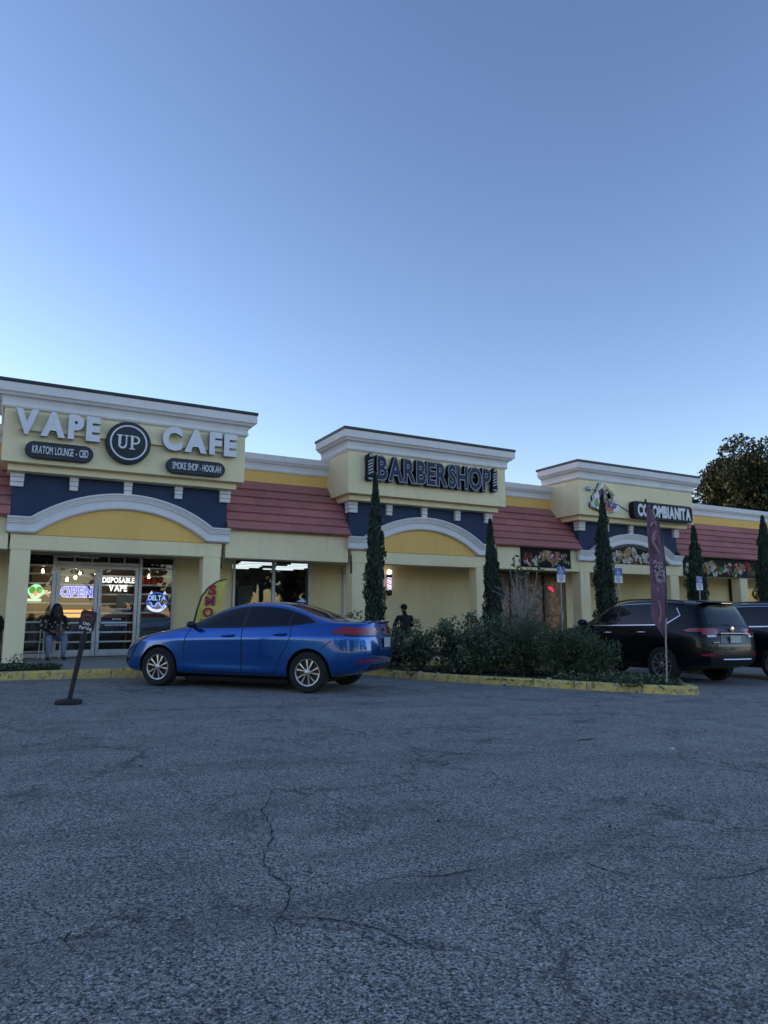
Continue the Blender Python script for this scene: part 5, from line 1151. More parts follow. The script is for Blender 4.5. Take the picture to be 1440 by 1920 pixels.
def make_suv(name, label, paint, detail=True):
    me = make_body(suv, [(.92, .355), (3.63, .355)], .41, [paint, WELL], crease=((1, 12, 4, 0.4), (3, 12, 5, 0.35)))
    bv = bvh_of(me); t = thing(name, label, 'car', (0, 0, 0)); plink(me, 'body', paint, t)
    for s in (1, -1):
        plink(patch(bv, [(1.56, 1.115), (2.42, 1.135), (2.42, 1.535), (2.25, 1.515), (2.0, 1.42), (1.78, 1.285)], 'S', 0.004, s), 'window', TINT, t)
        plink(patch(bv, [(2.48, 1.135), (3.38, 1.155), (3.44, 1.30), (3.40, 1.558), (2.95, 1.565), (2.48, 1.545)], 'S', 0.004, s), 'window', TINT, t)
        plink(patch(bv, [(3.46, 1.16), (3.70, 1.175), (4.0, 1.34), (3.90, 1.47), (3.72, 1.535), (3.46, 1.555)], 'S', 0.004, s), 'window', TINT, t)
        plink(patch(bv, [(2.416, 1.135), (2.484, 1.135), (2.484, 1.545), (2.416, 1.535)], 'S', 0.0035, s), 'door_pillar', TRIMB, t); plink(patch(bv, [(3.375, 1.155), (3.465, 1.16), (3.465, 1.555), (3.395, 1.558)], 'S', 0.0035, s), 'door_pillar', TRIMB, t)
        plink(patch(bv, strip([(1.50, 1.10), (2.4, 1.118), (3.4, 1.138), (3.74, 1.158), (4.02, 1.335), (3.90, 1.485)], 0.022), 'S', 0.008, s), 'chrome_trim', CHROME, t)
        plink(patch(bv, strip([(1.60, 1.175), (1.80, 1.32), (2.02, 1.45), (2.27, 1.54), (2.6, 1.568), (3.1, 1.580), (3.5, 1.572)], 0.016), 'S', 0.008, s), 'chrome_trim', CHROME, t)
        for pth in ([(1.48, 1.09), (1.42, .85), (1.42, .55), (1.50, .36)], [(2.45, 1.12), (2.46, .75), (2.44, .36)], [(3.42, 1.14), (3.42, .95), (3.28, .72), (3.14, .52), (3.08, .36)]):
            plink(patch(bv, strip(pth, 0.011), 'S', 0.003, s, 0.04), 'panel_seam', SEAM, t)
        plink(patch(bv, strip([(1.45, .34), (2.2, .335), (3.10, .34)], 0.07), 'S', 0.008, s), 'sill_cladding', TRIMB, t)
        plink(patch(bv, [(4.16, 1.045), (4.28, 1.085), (4.42, 1.095), (4.70, 1.085), (4.70, 1.03), (4.42, 1.02), (4.26, 1.015)], 'S', 0.008, s, 0.03), 'tail_lamp', TAILR, t)
        plink(patch(bv, [(s*.40, 1.0), (s*.42, 1.05), (s*.78, 1.09), (s*.78, .97), (s*.50, .96)][::(1 if s > 0 else -1)], 'B', 0.009, 1, 0.03), 'tail_lamp', TAILR, t)
        plink(patch(bv, [(s*.48, .93), (s*.50, .955), (s*.72, .96), (s*.70, .92)][::(1 if s > 0 else -1)], 'B', 0.011, 1, 0.03), 'reversing_lamp', TAILW, t)
        plink(patch(bv, [(s*.56, .56), (s*.56, .60), (s*.82, .61), (s*.82, .57)][::(1 if s > 0 else -1)], 'B', 0.008, 1, 0.03), 'rear_reflector', TAILR, t)
        plink(patch(bv, [(.10, .74), (.16, .80), (.36, .90), (.58, .95), (.60, .92), (.40, .83), (.22, .76)], 'S', 0.006, s, 0.03), 'headlamp', TAILW, t)
        for hx_, hz_ in ((2.24, .96), (3.16, .985)):
            y = s*.92; MB().tube([(hx_-.115, y-s*.004, hz_), (hx_-.06, y+s*.028, hz_+.004), (hx_+.06, y+s*.028, hz_+.006), (hx_+.115, y-s*.004, hz_+.006)], 0.017, 8).build('door_handle', CHROME if detail else paint, t, smooth=True)
        mo = MB().ball((1.60, s*1.02, 1.17), 0.09, 0.125, 0.08).build('wing_mirror', paint, t, smooth=True); MB().tube([(1.58, s*.86, 1.10), (1.60, s*.95, 1.12)], 0.03, 8).build('mirror_arm', TRIMB, mo)
        MB().tube([(1.95, s*.635, 1.50), (2.2, s*.625, 1.615), (2.6, s*.615, 1.672), (3.4, s*.615, 1.672), (3.9, s*.62, 1.63), (4.0, s*.62, 1.60)], 0.016, 8).build('roof_rail', TRIMB, t, smooth=True)
        for wx in (.92, 3.63): make_wheel(t, (wx, s*.80, .355), s, .355, .235, .225, 5, 0.28)
    plink(patch(bv, [(1.40, -.52), (1.32, 0), (1.40, .52), (1.60, .62), (2.14, .52), (2.19, 0), (2.14, -.52), (1.60, -.62)], 'T', 0.004, 1, 0.07), 'windscreen', TINT, t)
    plink(patch(bv, [(-.60, 1.15), (.60, 1.15), (.52, 1.44), (.36, 1.50), (-.36, 1.50), (-.52, 1.44)], 'B', 0.005, 1, 0.06), 'rear_window', TINT, t)
    m = MB(); m.add([(4.20, -.56, 1.645), (4.20, .56, 1.645), (4.52, .50, 1.60), (4.52, -.50, 1.60), (4.25, -.55, 1.60), (4.25, .55, 1.60), (4.50, .49, 1.575), (4.50, -.49, 1.575)], [(0, 1, 2, 3), (7, 6, 5, 4), (0, 4, 5, 1), (1, 5, 6, 2), (2, 6, 7, 3), (3, 7, 4, 0)])
    sp = m.build('roof_spoiler', paint, t, bevel=0.015, smooth=True); MB().box(4.521, 4.527, -.16, .16, 1.578, 1.592).build('brake_light', TAILW, sp)
    plink(patch(bv, [(-.62, .40), (.62, .40), (.72, .62), (.60, .66), (-.60, .66), (-.72, .62)], 'B', 0.006, 1, 0.06), 'bumper_cladding', TRIMB, t)
    MB().tube([(4.675, -.42, .50), (4.70, 0, .50), (4.675, .42, .50)], 0.018, 8).build('bumper_strip', CHROME, t, smooth=True)
    MB().box(4.60, 4.655, -.40, .40, .985, 1.01).build('tailgate_strip', CHROME, t, bevel=0.006)
    plink(patch(bv, [(-.42, .80), (.42, .80), (.36, .97), (-.36, .97)], 'B', 0.006, 1, 0.06), 'plate_recess', simple('recess_grey', (0.05, 0.052, 0.056), 0.35), t)
    MB().box(4.662, 4.676, -.155, .155, .81, .955).build('number_plate', PLATE, t, bevel=0.004)
    plink(patch(bv, [(-.50, .745), (.50, .745), (.50, .785), (-.50, .785)], 'B', 0.01, 1, 0.06), 'tailgate_ledge', simple('grey_gloss', (0.10, 0.105, 0.11), 0.25), t)
    MB().lathe([(0.035, 0.0), (0.055, 0.0), (0.055, 0.012), (0.035, 0.014)], (4.60, 0, 1.075), 20, 'X').build('badge', CHROME, t, smooth=True)
    MB().tube([(4.545, .0, 1.16), (4.52, -.20, 1.175), (4.50, -.34, 1.18)], 0.012, 6).build('rear_wiper', BLACK, t, smooth=True)
    MB().box(4.635, 4.65, -.62, -.46, .815, .835).build('model_badge', CHROME, t)
    plink(patch(bv, [(-.50, .35), (.50, .35), (.55, .60), (.40, .86), (-.40, .86), (-.55, .60)], 'F', 0.005, 1, 0.06), 'grille', TRIMB, t)
    return t
BLKP = carpaint('black_paint', (0.003, 0.004, 0.008), 0.1, 0.35, 0.25); SLATEP = carpaint('slate_paint', (0.006, 0.012, 0.024), 0.15, 0.35, 0.3)
t = make_suv('parked_suv', 'glossy black sport utility car parked beside the planted island', BLKP)
place_car(t, -math.pi/2, (3.63, -.90, 0), (11.80, 9.90), 1.0)
t = make_suv('parked_suv', 'dark slate sport utility car cut by the edge beyond the black car', SLATEP, False)
place_car(t, -math.pi/2, (3.63, -.90, 0), (14.55, 9.25), 1.0)
# ------------------------------------------------------------------ plants
def leaves(name, C, N, U, ln, wd, mat, parent, bend=0.25):
    """leaf blades: centres C, face normals N, long axes U (n,3); ln, wd per leaf"""
    C, N, U = map(np.asarray, (C, N, U)); n = len(C)
    U = U/np.linalg.norm(U, axis=1, keepdims=True); S = np.cross(N, U); S /= np.maximum(1e-6, np.linalg.norm(S, axis=1, keepdims=True)); Nn = np.cross(U, S)
    ln = np.asarray(ln).reshape(-1, 1)*np.ones((n, 1)); wd = np.asarray(wd).reshape(-1, 1)*np.ones((n, 1))
    a = C-U*ln*0.5; b = C+S*wd*0.5-U*ln*0.02; c = C+U*ln*0.5-Nn*ln*bend; d = C-S*wd*0.5-U*ln*0.02
    V = np.stack([a, b, c, d], 1).reshape(-1, 3)
    me = bpy.data.meshes.new(name); me.vertices.add(n*4); me.vertices.foreach_set('co', V.ravel())
    me.loops.add(n*4); me.loops.foreach_set('vertex_index', np.arange(n*4)); me.polygons.add(n); me.polygons.foreach_set('loop_start', np.arange(n)*4); me.polygons.foreach_set('loop_total', np.full(n, 4))
    me.update(); me.validate(); me.materials.append(mat)
    o = bpy.data.objects.new(name, me); COL.objects.link(o)
    if parent: o.parent = parent
    return o
rng = np.random.default_rng(11)
def unit(n):
    v = rng.normal(size=(n, 3)); return v/np.linalg.norm(v, axis=1, keepdims=True)
BARK = simple('bark', (0.07, 0.052, 0.038), 0.9, 0, 0.4, 18, bump=0.5, bscale=40)
CYP = leafmat('cypress_leaf', (0.020, 0.036, 0.026), (0.036, 0.066, 0.042), (0.062, 0.102, 0.060), 0.6, 0.12)
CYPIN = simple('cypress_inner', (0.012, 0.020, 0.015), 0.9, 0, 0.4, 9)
def cypress(x, y, zb, H, rad, label, seed, lean=0.0, tipy=0.5):
    t = thing('cypress_tree', label, 'tree', (x, y, zb), 'slim cypresses along the shop front')
    rnd = np.random.default_rng(seed)
    MB().tube([(0, 0, -0.05), (0, 0, 0.3), (lean*0.5, 0, H*0.5), (lean, 0, H*0.9)], [0.06, 0.05, 0.03, 0.008], 8).build('trunk', BARK, t, smooth=True)
    def prof(s, a):          # radius at relative height s and angle a, lumpy
        base = np.where(s < 0.12, 0.70+2.4*s, np.where(s < 0.45, 1.0, 1.0-((s-0.45)/0.55)**1.25*(1-0.10)))
        lump = 1+0.12*np.sin(s*(17+seed*2.3)+seed*1.7+2*np.sin(a+seed))+0.10*np.sin(3*a+s*11+seed*2)+0.10*np.sin(s*61+a*2+seed)
        return rad*base*lump
    # solid dark core, added so the column is not see-through
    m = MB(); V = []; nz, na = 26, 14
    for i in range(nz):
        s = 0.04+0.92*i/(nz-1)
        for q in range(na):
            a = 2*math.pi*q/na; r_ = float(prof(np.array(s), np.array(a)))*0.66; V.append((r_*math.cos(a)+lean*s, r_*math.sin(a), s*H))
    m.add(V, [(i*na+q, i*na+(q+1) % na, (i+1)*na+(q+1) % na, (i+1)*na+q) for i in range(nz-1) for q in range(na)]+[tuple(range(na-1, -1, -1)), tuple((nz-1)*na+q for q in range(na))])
    m.build('dark_core', CYPIN, t, smooth=True)
    n = int(4200*H/3.5*(rad/0.33)**0.5)
    s = 0.02+0.98*rnd.random(n)**0.92; a = rnd.random(n)*2*math.pi
    r_ = prof(s, a)*(0.62+0.42*rnd.random(n)**0.7); out = np.stack([np.cos(a), np.sin(a), np.zeros(n)], 1)
    C = np.stack([r_*np.cos(a)+lean*s, r_*np.sin(a), s*H], 1)
    k_ = rnd.random(n) < 0.02; C[k_, :2] *= 1.18
    U = out*(0.22+0.35*rnd.random((n, 1)))+np.array([0, 0, 1.0])+rnd.normal(size=(n, 3))*0.25
    N = out+rnd.normal(size=(n, 3))*0.6
    leaves('foliage', C, N, U, 0.07+0.10*rnd.random(n), 0.022+0.03*rnd.random(n), CYP, t)
    return t
ZBED = ZS+0.03
cypress(8.47, 15.9, ZBED, 4.66, 0.25, 'tall slim cypress in front of the pillar between sedan and barber pole', 1, 0.0)
cypress(12.24, 15.9, ZBED, 3.68, 0.255, 'slim cypress at the right pillar of the barbershop arch', 2, -0.05)
cypress(16.55, 15.9, ZBED, 4.75, 0.31, 'slim cypress rising over the cutout sign of the third tower', 3, 0.10)
cypress(20.95, 15.9, ZBED, 4.02, 0.34, 'slim cypress behind the black car beside the farthest red roof', 4, 0.0)
cypress(24.85, 15.9, ZBED, 4.65, 0.40, 'widest slim cypress at the edge before the farthest food banner', 5, 0.05)

SHR = [leafmat('shrub_leaf', (0.026, 0.046, 0.026), (0.08, 0.125, 0.062), (0.22, 0.27, 0.15), 0.34, 0.2), leafmat('shrub_leaf_blue', (0.022, 0.042, 0.022), (0.065, 0.110, 0.050), (0.16, 0.21, 0.09), 0.42, 0.2)]
SHRIN = simple('shrub_inner', (0.007, 0.011, 0.007), 0.95, 0, 0.4, 9)
def shrub(x, y, H, rad, label, seed, fine=False, n=3000, zb=None):
    rnd = np.random.default_rng(seed); zb = g(x)+0.10 if zb is None else zb
    t = thing('shrub', label, 'shrub', (x, y, zb), 'shrubs on the planted island'); m = MB(); tips = []
    for k in range(11 if not fine else 15):
        a = rnd.random()*6.28; e = 0.15+0.85*rnd.random(); L = H*(0.72+0.36*rnd.random())
        tx, ty = rad*e*math.cos(a), rad*e*math.sin(a); hz = L*(1-0.28*e*e)
        mid = (tx*0.45+rnd.normal()*0.03, ty*0.45+rnd.normal()*0.03, hz*0.55); m.tube([(tx*0.1, ty*0.1, -0.04), mid, (tx, ty, hz)], [0.014, 0.009, 0.004], 5); tips.append((tx, ty, hz))
    m.build('stems', BARK, t)
    # clumps: leaves cluster round the stems so that gaps remain between
    cl = []
    for (tx, ty, hz) in tips:
        for q in range(7):
            f = 0.28+0.72*q/6; cl.append((tx*f+rnd.normal()*rad*0.13, ty*f+rnd.normal()*rad*0.13, max(0.06, hz*f+rnd.normal()*0.05), rad*(0.16+0.13*rnd.random())))
    for q in range(16):
        a = rnd.random()*6.28; e = 0.5+0.5*rnd.random(); cl.append((rad*e*math.cos(a), rad*e*math.sin(a), 0.08+0.35*H*rnd.random(), rad*0.24))
    cl = np.array(cl); idx = rnd.integers(0, len(cl), n); D_ = rnd.normal(size=(n, 3)); D_ /= np.linalg.norm(D_, axis=1, keepdims=True)
    C = cl[idx, :3]+D_*(cl[idx, 3:4]*(0.35+0.75*rnd.random((n, 1))**0.6))*np.array([1.15, 1.15, 0.95]); C[:, 2] = np.maximum(C[:, 2], 0.015)
    U = D_*0.9+rnd.normal(size=(n, 3))*0.55+np.array([0, 0, 0.25]); N = rnd.normal(size=(n, 3))*0.8+np.array([0, 0, 0.9])+D_*0.4
    if fine: leaves('foliage', C, N, U+np.array([0, 0, 0.5]), 0.055+0.06*rnd.random(n), 0.010+0.012*rnd.random(n), SHR[1], t)
    else: leaves('foliage', C, N, U, 0.05+0.045*rnd.random(n), 0.026+0.02*rnd.random(n), SHR[0], t)
    return t
shrub(7.52, 13.3, 0.90, 0.45, 'broad leaved shrub right behind the tail of the blue sedan', 21, n=2600)
shrub(7.78, 12.65, 0.98, 0.52, 'low broad leaved shrub below the seated man in black', 22, n=2600)
shrub(8.62, 12.45, 1.18, 0.50, 'leafy shrub before the middle of the barbershop wall', 23, n=3200)
shrub(8.45, 11.55, 0.95, 0.52, 'shrub hanging over the yellow kerb below the barbershop wall', 24, n=3000)
shrub(9.15, 12.2, 1.26, 0.55, 'tallest leafy shrub at the foot of the second cypress', 25, n=3200)
shrub(9.25, 11.2, 1.12, 0.60, 'dense dark shrub in the middle of the island', 26, True, 5200)
shrub(9.95, 11.7, 1.22, 0.58, 'fine leaved shrub below the bare sapling', 27, True, 4800)
shrub(9.75, 10.55, 1.10, 0.60, 'fine leaved shrub before the printed door', 28, True, 5400)
shrub(10.2, 10.9, 1.02, 0.52, 'fine leaved shrub against the black car hood', 29, True, 4800)
shrub(10.05, 9.95, 0.74, 0.50, 'rounded fine leaved shrub nearest the black car door', 30, True, 5000)
for i, (x, y, H, lb) in enumerate(((7.3, 14.7, 1.12, 'thin leafy shrub behind the sedan roof'), (12.9, 15.3, 1.18, 'leafy shrub at the left pillar of the third tower'))):
    shrub(x, y, H, 0.33, lb, 40+i, n=900, zb=ZS if y > 14.6 else None)
# bare sapling with a few leaves at the top
t = thing('sapling', 'thin bare sapling with a few leaves before the printed window', 'tree', (10.85, 13.0, g(10.85)+0.10)); m = MB(); rnd = np.random.default_rng(5); tipC = []
for k in range(10):
    a = rnd.random()*6.28; e = 0.10+0.32*rnd.random(); h_ = 1.95+0.65*rnd.random()
    p = [(0.02*math.cos(a), 0.02*math.sin(a), -0.05), (e*0.35*math.cos(a), e*0.35*math.sin(a), h_*0.45), (e*math.cos(a)+rnd.normal()*0.03, e*math.sin(a)+rnd.normal()*0.03, h_*0.8), (e*1.25*math.cos(a)+rnd.normal()*0.05, e*1.25*math.sin(a), h_)]
    m.tube(p, [0.020, 0.016, 0.011, 0.006], 5)
    for q in range(5):
        b = Vector(p[2])*(0.6+0.08*q); d = Vector((rnd.normal()*0.25, rnd.normal()*0.25, 0.28)); m.tube([b, b+d*0.6, b+d], [0.007, 0.006, 0.004], 4)
    if k < 7: tipC += [np.array(p[3])+rnd.normal(size=3)*0.07 for _ in range(6)]
m.build('branches', simple('grey_bark', (0.30, 0.28, 0.26), 0.9, 0, 0.3, 15), t, smooth=True)
tipC = np.array(tipC); leaves('foliage', tipC, rnd.normal(size=tipC.shape), rnd.normal(size=tipC.shape)+np.array([0, 0, .5]), 0.15, 0.075, SHR[0], t)
# ground cover and weeds
def cover(name, label, regions, n, seed, lo, hi, fl=0):
    rnd = np.random.default_rng(seed); C = []
    for (x, y, r0, r1, k) in regions:
        a = rnd.random(k)*6.28; q = np.sqrt(rnd.random(k)); px_ = x+r0*q*np.cos(a); py_ = y+r1*q*np.sin(a)
        h_ = (lo+(hi-lo)*rnd.random(k)**1.6)*(1-0.6*q**2); C.append(np.stack([px_, py_, h_], 1))
    C = np.concatenate(C); base = np.array([(ZS+0.035 if y > 14.6 else g(x)+0.105) for x, y in C[:, :2]]); C[:, 2] += base; nn_ = len(C)
    o = leaves(name, C, rnd.normal(size=(nn_, 3))*0.7+np.array([0, 0, 1.0]), rnd.normal(size=(nn_, 3))*0.8+np.array([0, 0, 0.5]), 0.04+0.05*rnd.random(nn_), 0.018+0.02*rnd.random(nn_), SHR[0], None)
    tag(o, label, 'ground cover', kind='stuff')
cover('ground_cover', 'low weeds spilling over the kerb near the island tip', [(9.75, 9.2, 0.42, 0.55, 900), (10.1, 8.75, 0.35, 0.40, 700), (9.3, 9.75, 0.3, 0.45, 500), (9.62, 8.72, 0.22, 0.25, 350), (10.35, 8.6, 0.25, 0.3, 300), (10.3, 9.4, 0.4, 0.7, 700)], 0, 51, 0.01, 0.20)
cover('ground_cover', 'dark creeping plants in the narrow bed before the near pillar', [(-0.3, 15.1, 0.9, 0.32, 1400), (0.45, 15.15, 0.55, 0.30, 900), (0.95, 15.1, 0.25, 0.22, 260), (0.40, 15.5, 0.12, 0.05, 90)], 0, 52, 0.005, 0.09)
t = thing('weed', 'small leafy weed at the foot of the near pillar', 'plant', (0.40, 15.45, ZS+0.03)); rnd = np.random.default_rng(3); k = 60
C = rnd.normal(size=(k, 3))*np.array([0.10, 0.06, 0.06])+np.array([0, 0, 0.12]); leaves('foliage', C, rnd.normal(size=(k, 3))+np.array([0, 0, 1]), rnd.normal(size=(k, 3))+np.array([0, 0, .6]), 0.07, 0.03, SHR[0], t); MB().tube([(0, 0, -0.02), (0.02, 0, 0.12)], 0.006, 5).build('stem', BARK, t)
cover('leaf_litter', 'dry leaf litter lying under the island shrubs', [(8.0, 12.9, 0.6, 0.8, 350), (8.6, 11.0, 0.5, 0.9, 400), (9.3, 10.0, 0.5, 0.8, 350)], 0, 53, 0.0, 0.015)
# litter
PAPER = simple('paper', (0.55, 0.56, 0.57), 0.8, 0, 0.2, 20)
def litter(x, y, z, r_, seed, label, mat=PAPER):
    rnd = random.Random(seed); bm = bmesh.new(); bmesh.ops.create_icosphere(bm, subdivisions=2, radius=r_)
    for v in bm.verts: v.co *= rnd.uniform(0.65, 1.2); v.co.z *= 0.55
    bmesh.ops.translate(bm, verts=bm.verts, vec=(0, 0, r_*0.4)); me = bpy.data.meshes.new('l'); bm.to_mesh(me); bm.free()
    o = link('litter', me, [mat]); o.location = (x, y, z); tag(o, label, 'litter', 'scraps of litter')
litter(7.50, 12.15, g(7.5)+0.11, 0.055, 1, 'larger white paper scrap behind the sedan bumper'); litter(7.83, 12.0, g(7.8)+0.11, 0.04, 2, 'small flat white scrap beside the larger paper scrap'); litter(9.02, 10.1, g(9)+0.11, 0.05, 3, 'pale scrap under the shrubs in the middle of the kerb'); litter(9.42, 9.2, g(9.4)+0.11, 0.03, 4, 'white scrap in the weeds near the island tip')
litter(8.3, 10.5, g(8.3), 0.035, 5, 'blue scrap against the foot of the island kerb', simple('blue_scrap', (0.10, 0.20, 0.32), 0.7)); litter(5.58, 4.61, g(5.58), 0.022, 6, 'tiny white scrap on the open asphalt')
rm = MB(); rnd = random.Random(3); pts = [(5.26+0.16*math.cos(a)*rnd.uniform(.6, 1), 5.36+0.035*math.sin(a)*rnd.uniform(.5, 1)) for a in [2*math.pi*q/14 for q in range(14)]]
rm.add([(x, y, g(x)+0.004) for x, y in pts], [tuple(range(14))]); o = rm.build('paint_mark', simple('red_mark', (0.14, 0.03, 0.025), 0.85, 0, 0.4, 30), lot)
for i in range(12):
    rnd = random.Random(100+i); a = R(28.77+rnd.uniform(-26, 26)); d = rnd.uniform(3, 9.5); x, y = d*math.sin(a), d*math.cos(a)
    bm = bmesh.new(); bmesh.ops.create_icosphere(bm, subdivisions=1, radius=rnd.uniform(0.005, 0.011))
    for v in bm.verts: v.co.x *= rnd.uniform(0.8, 1.3); v.co.z *= 0.6
    me = bpy.data.meshes.new('p'); bm.to_mesh(me); bm.free(); o = link('pebble', me, [CRACK], lot); o.location = (x, y, g(x)+0.005)

# big tree behind the block, its top in the last sun
t = thing('oak_tree', 'large dark tree behind the far end of the shops with sunlit edge', 'tree', (39.0, 27.0, 0)); rnd = np.random.default_rng(77)
trunk = MB().tube([(0, 0, -0.1), (0.1, 0, 2), (-0.1, 0.1, 4.5)], [0.55, 0.42, 0.36], 12); 
clumps = []
for k in range(26):
    a = rnd.random()*6.28; e = 0.25+0.75*rnd.random(); zt = 4.6+6.2*rnd.random()
    rr_ = 5.6*math.sqrt(max(0.08, 1-((zt-7.0)/5.6)**2))*e; tip = (rr_*math.cos(a), rr_*math.sin(a), zt)
    trunk.tube([(-0.1, 0.1, 4.0), (tip[0]*0.4, tip[1]*0.4, 4.2+(zt-4.2)*0.5), tip], [0.2, 0.11, 0.03], 6); clumps.append((*tip, 0.9+0.8*rnd.random()))
    for q in range(4): clumps.append((tip[0]*0.75+rnd.normal()*1.1, tip[1]*0.75+rnd.normal()*1.1, min(12.0, tip[2]*0.92+rnd.normal()*0.9), 0.65+0.6*rnd.random()))
trunk.build('trunk', BARK, t, smooth=True)
cl = np.array(clumps); n = 110000; idx = rnd.integers(0, len(cl), n); D_ = unit(n)
C = cl[idx, :3]+D_*cl[idx, 3:4]*(0.25+0.85*rnd.random((n, 1))**0.5)
leaves('crown', C, unit(n)+np.array([0, 0, 0.5]), unit(n), 0.16+0.14*rnd.random(n), 0.09+0.08*rnd.random(n), leafmat('oak_leaf', (0.010, 0.020, 0.010), (0.024, 0.040, 0.018), (0.055, 0.070, 0.030), 0.5, 0.25), t)

# woods on the far side of the road behind the viewer (they show in the car bodies)
rnd = np.random.default_rng(31); m = MB(); Cs = []
for k in range(34):
    x0_, y0_ = -75+k*5.0+rnd.normal()*1.2, -52+rnd.normal()*3; hh = 7.5+4.5*rnd.random(); m.tube([(x0_, y0_, -0.6), (x0_, y0_, hh*0.6)], [0.3, 0.15], 6)
    for q in range(7): Cs.append((x0_+rnd.normal()*1.6, y0_+rnd.normal()*1.2, hh*(0.35+0.6*rnd.random()), 1.4+0.8*rnd.random()))
Cs = np.array(Cs); n = 26000; idx = rnd.integers(0, len(Cs), n); D_ = unit(n); C = Cs[idx, :3]+D_*Cs[idx, 3:4]*(0.3+0.75*rnd.random((n, 1))**0.5)
o = leaves('far_wood', C, unit(n), unit(n), 0.8+0.5*rnd.random(n), 0.5+0.3*rnd.random(n), leafmat('wood_leaf', (0.012, 0.018, 0.008), (0.03, 0.036, 0.014), (0.05, 0.055, 0.02), 0.7, 0.1), None); tag(o, 'dark wood across the road behind the viewer', 'wood', kind='stuff')
# ------------------------------------------------------------------ people and chairs
def skin_figure(J, B, mats, bone_mat, extra=None):
    """J joint -> (pos, radius); B list of bones; the body grows from them as one surface; bone_mat gives a slot per bone"""
    names = list(J); me = bpy.data.meshes.new('sk'); me.from_pydata([J[k][0] for k in names], [(names.index(a), names.index(b)) for a, b in B], [])
    o = bpy.data.objects.new('sk', me); COL.objects.link(o)
    md = o.modifiers.new('skin', 'SKIN'); md.branch_smoothing = 0.6
    if not me.skin_vertices: 
        bm = bmesh.new(); bm.from_mesh(me); bm.verts.layers.skin.verify(); bm.to_mesh(me); bm.free()
    for i, k in enumerate(names):
        r_ = J[k][1]; me.skin_vertices[0].data[i].radius = r_ if isinstance(r_, tuple) else (r_, r_)
        me.skin_vertices[0].data[i].use_root = (k == 'pelvis')
    s = o.modifiers.new('sub', 'SUBSURF'); s.levels = 2; s.render_levels = 2
    bpy.context.view_layer.update(); res = evaluated_mesh(o); bpy.data.objects.remove(o)
    for m in mats: res.materials.append(m)
    seg = [(Vector(J[a][0]), Vector(J[b][0]), bone_mat[i], (max(J[a][1]) if isinstance(J[a][1], tuple) else J[a][1])) for i, (a, b) in enumerate(B)]
    for p in res.polygons:
        c = p.center; best = None
        for a, b, mi, rr in seg:
            d = b-a; u = max(0, min(1, (c-a).dot(d)/max(1e-9, d.dot(d)))); q = (c-(a+d*u)).length-rr*0.4
            if best is None or q < best[0]: best = (q, mi)
        p.material_index = best[1]; p.use_smooth = True
    return res
SKIN = simple('skin', (0.20, 0.11, 0.075), 0.55, 0, 0.1, 20); HAIR = simple('hair', (0.014, 0.011, 0.010), 0.55, 0, 0.3, 40); JEANS = simple('jeans', (0.17, 0.20, 0.26), 0.85, 0, 0.35, 14, bump=0.3, bscale=70); SHOE = simple('shoe', (0.012, 0.012, 0.013), 0.6); BLKCLOTH = simple('black_cloth', (0.008, 0.008, 0.012), 0.85, 0, 0.3, 9); GREYCLOTH = simple('grey_cloth', (0.045, 0.048, 0.055), 0.85, 0, 0.3, 9); DENIM = simple('dark_denim', (0.03, 0.045, 0.10), 0.85, 0, 0.3, 12)
def floral():
    M = Mat('floral_cloth'); p = M.coord(); v = M.n('TexVoronoi', feature='F1'); v.inputs['Scale'].default_value = 10.5; M.l(p, v.inputs['Vector'])
    s = M.n('SeparateColor'); M.l(v.outputs['Color'], s.inputs[0])
    f = M.math('MULTIPLY', M.ramp(v.outputs['Distance'], [(0.26, 1.0), (0.38, 0.0)]), M.ramp(s.outputs[0], [(0.35, 0.0), (0.45, 1.0)]))
    pet = M.ramp(s.outputs[1], [(0.0, (0.36, 0.32, 0.22)), (0.5, (0.46, 0.40, 0.26)), (1.0, (0.22, 0.27, 0.18))])
    M.l(M.mix(f, (0.010, 0.010, 0.013), pet), M.b.inputs['Base Color']); M.set(Roughness=0.8); return M.m
def hand(m, wrist, d, palm_n, scale=1.0, mi=0, curl=0.6):
    """palm and five bent fingers joined to the wrist"""
    d = Vector(d).normalized(); n = Vector(palm_n); n = (n-d*n.dot(d)).normalized(); s = d.cross(n); w_ = Vector(wrist); k = scale
    m.tube([w_-d*0.03*k, w_+d*0.02*k, w_+d*0.055*k, w_+d*0.085*k], [0.024*k, 0.032*k, 0.036*k, 0.030*k], 10, mi)
    for i, (o_, L) in enumerate(((-0.028, 0.062), (-0.009, 0.074), (0.011, 0.070), (0.030, 0.052))):
        b = w_+d*0.078*k+s*o_*k; e1 = b+(d*math.cos(curl*0.5)+n*math.sin(curl*0.5))*L*0.5*k; e2 = e1+(d*math.cos(curl*1.5)+n*math.sin(curl*1.5))*L*0.5*k
        m.tube([b, e1, e2], [0.0095*k, 0.0085*k, 0.0065*k], 7, mi)
    b = w_+d*0.025*k-s*0.034*k; m.tube([b, b-s*0.024*k+d*0.028*k+n*0.012*k, b-s*0.02*k+d*0.056*k+n*0.022*k], [0.012*k, 0.010*k, 0.008*k], 7, mi)
def join(res, m):
    bm = bmesh.new(); bm.from_mesh(res); m2 = m.mesh('h'); 
    n0 = len(bm.faces); bm.from_mesh(m2); bm.faces.ensure_lookup_table()
    for f in bm.faces[n0:]: f.smooth = True
    bm.to_mesh(res); bm.free(); return res
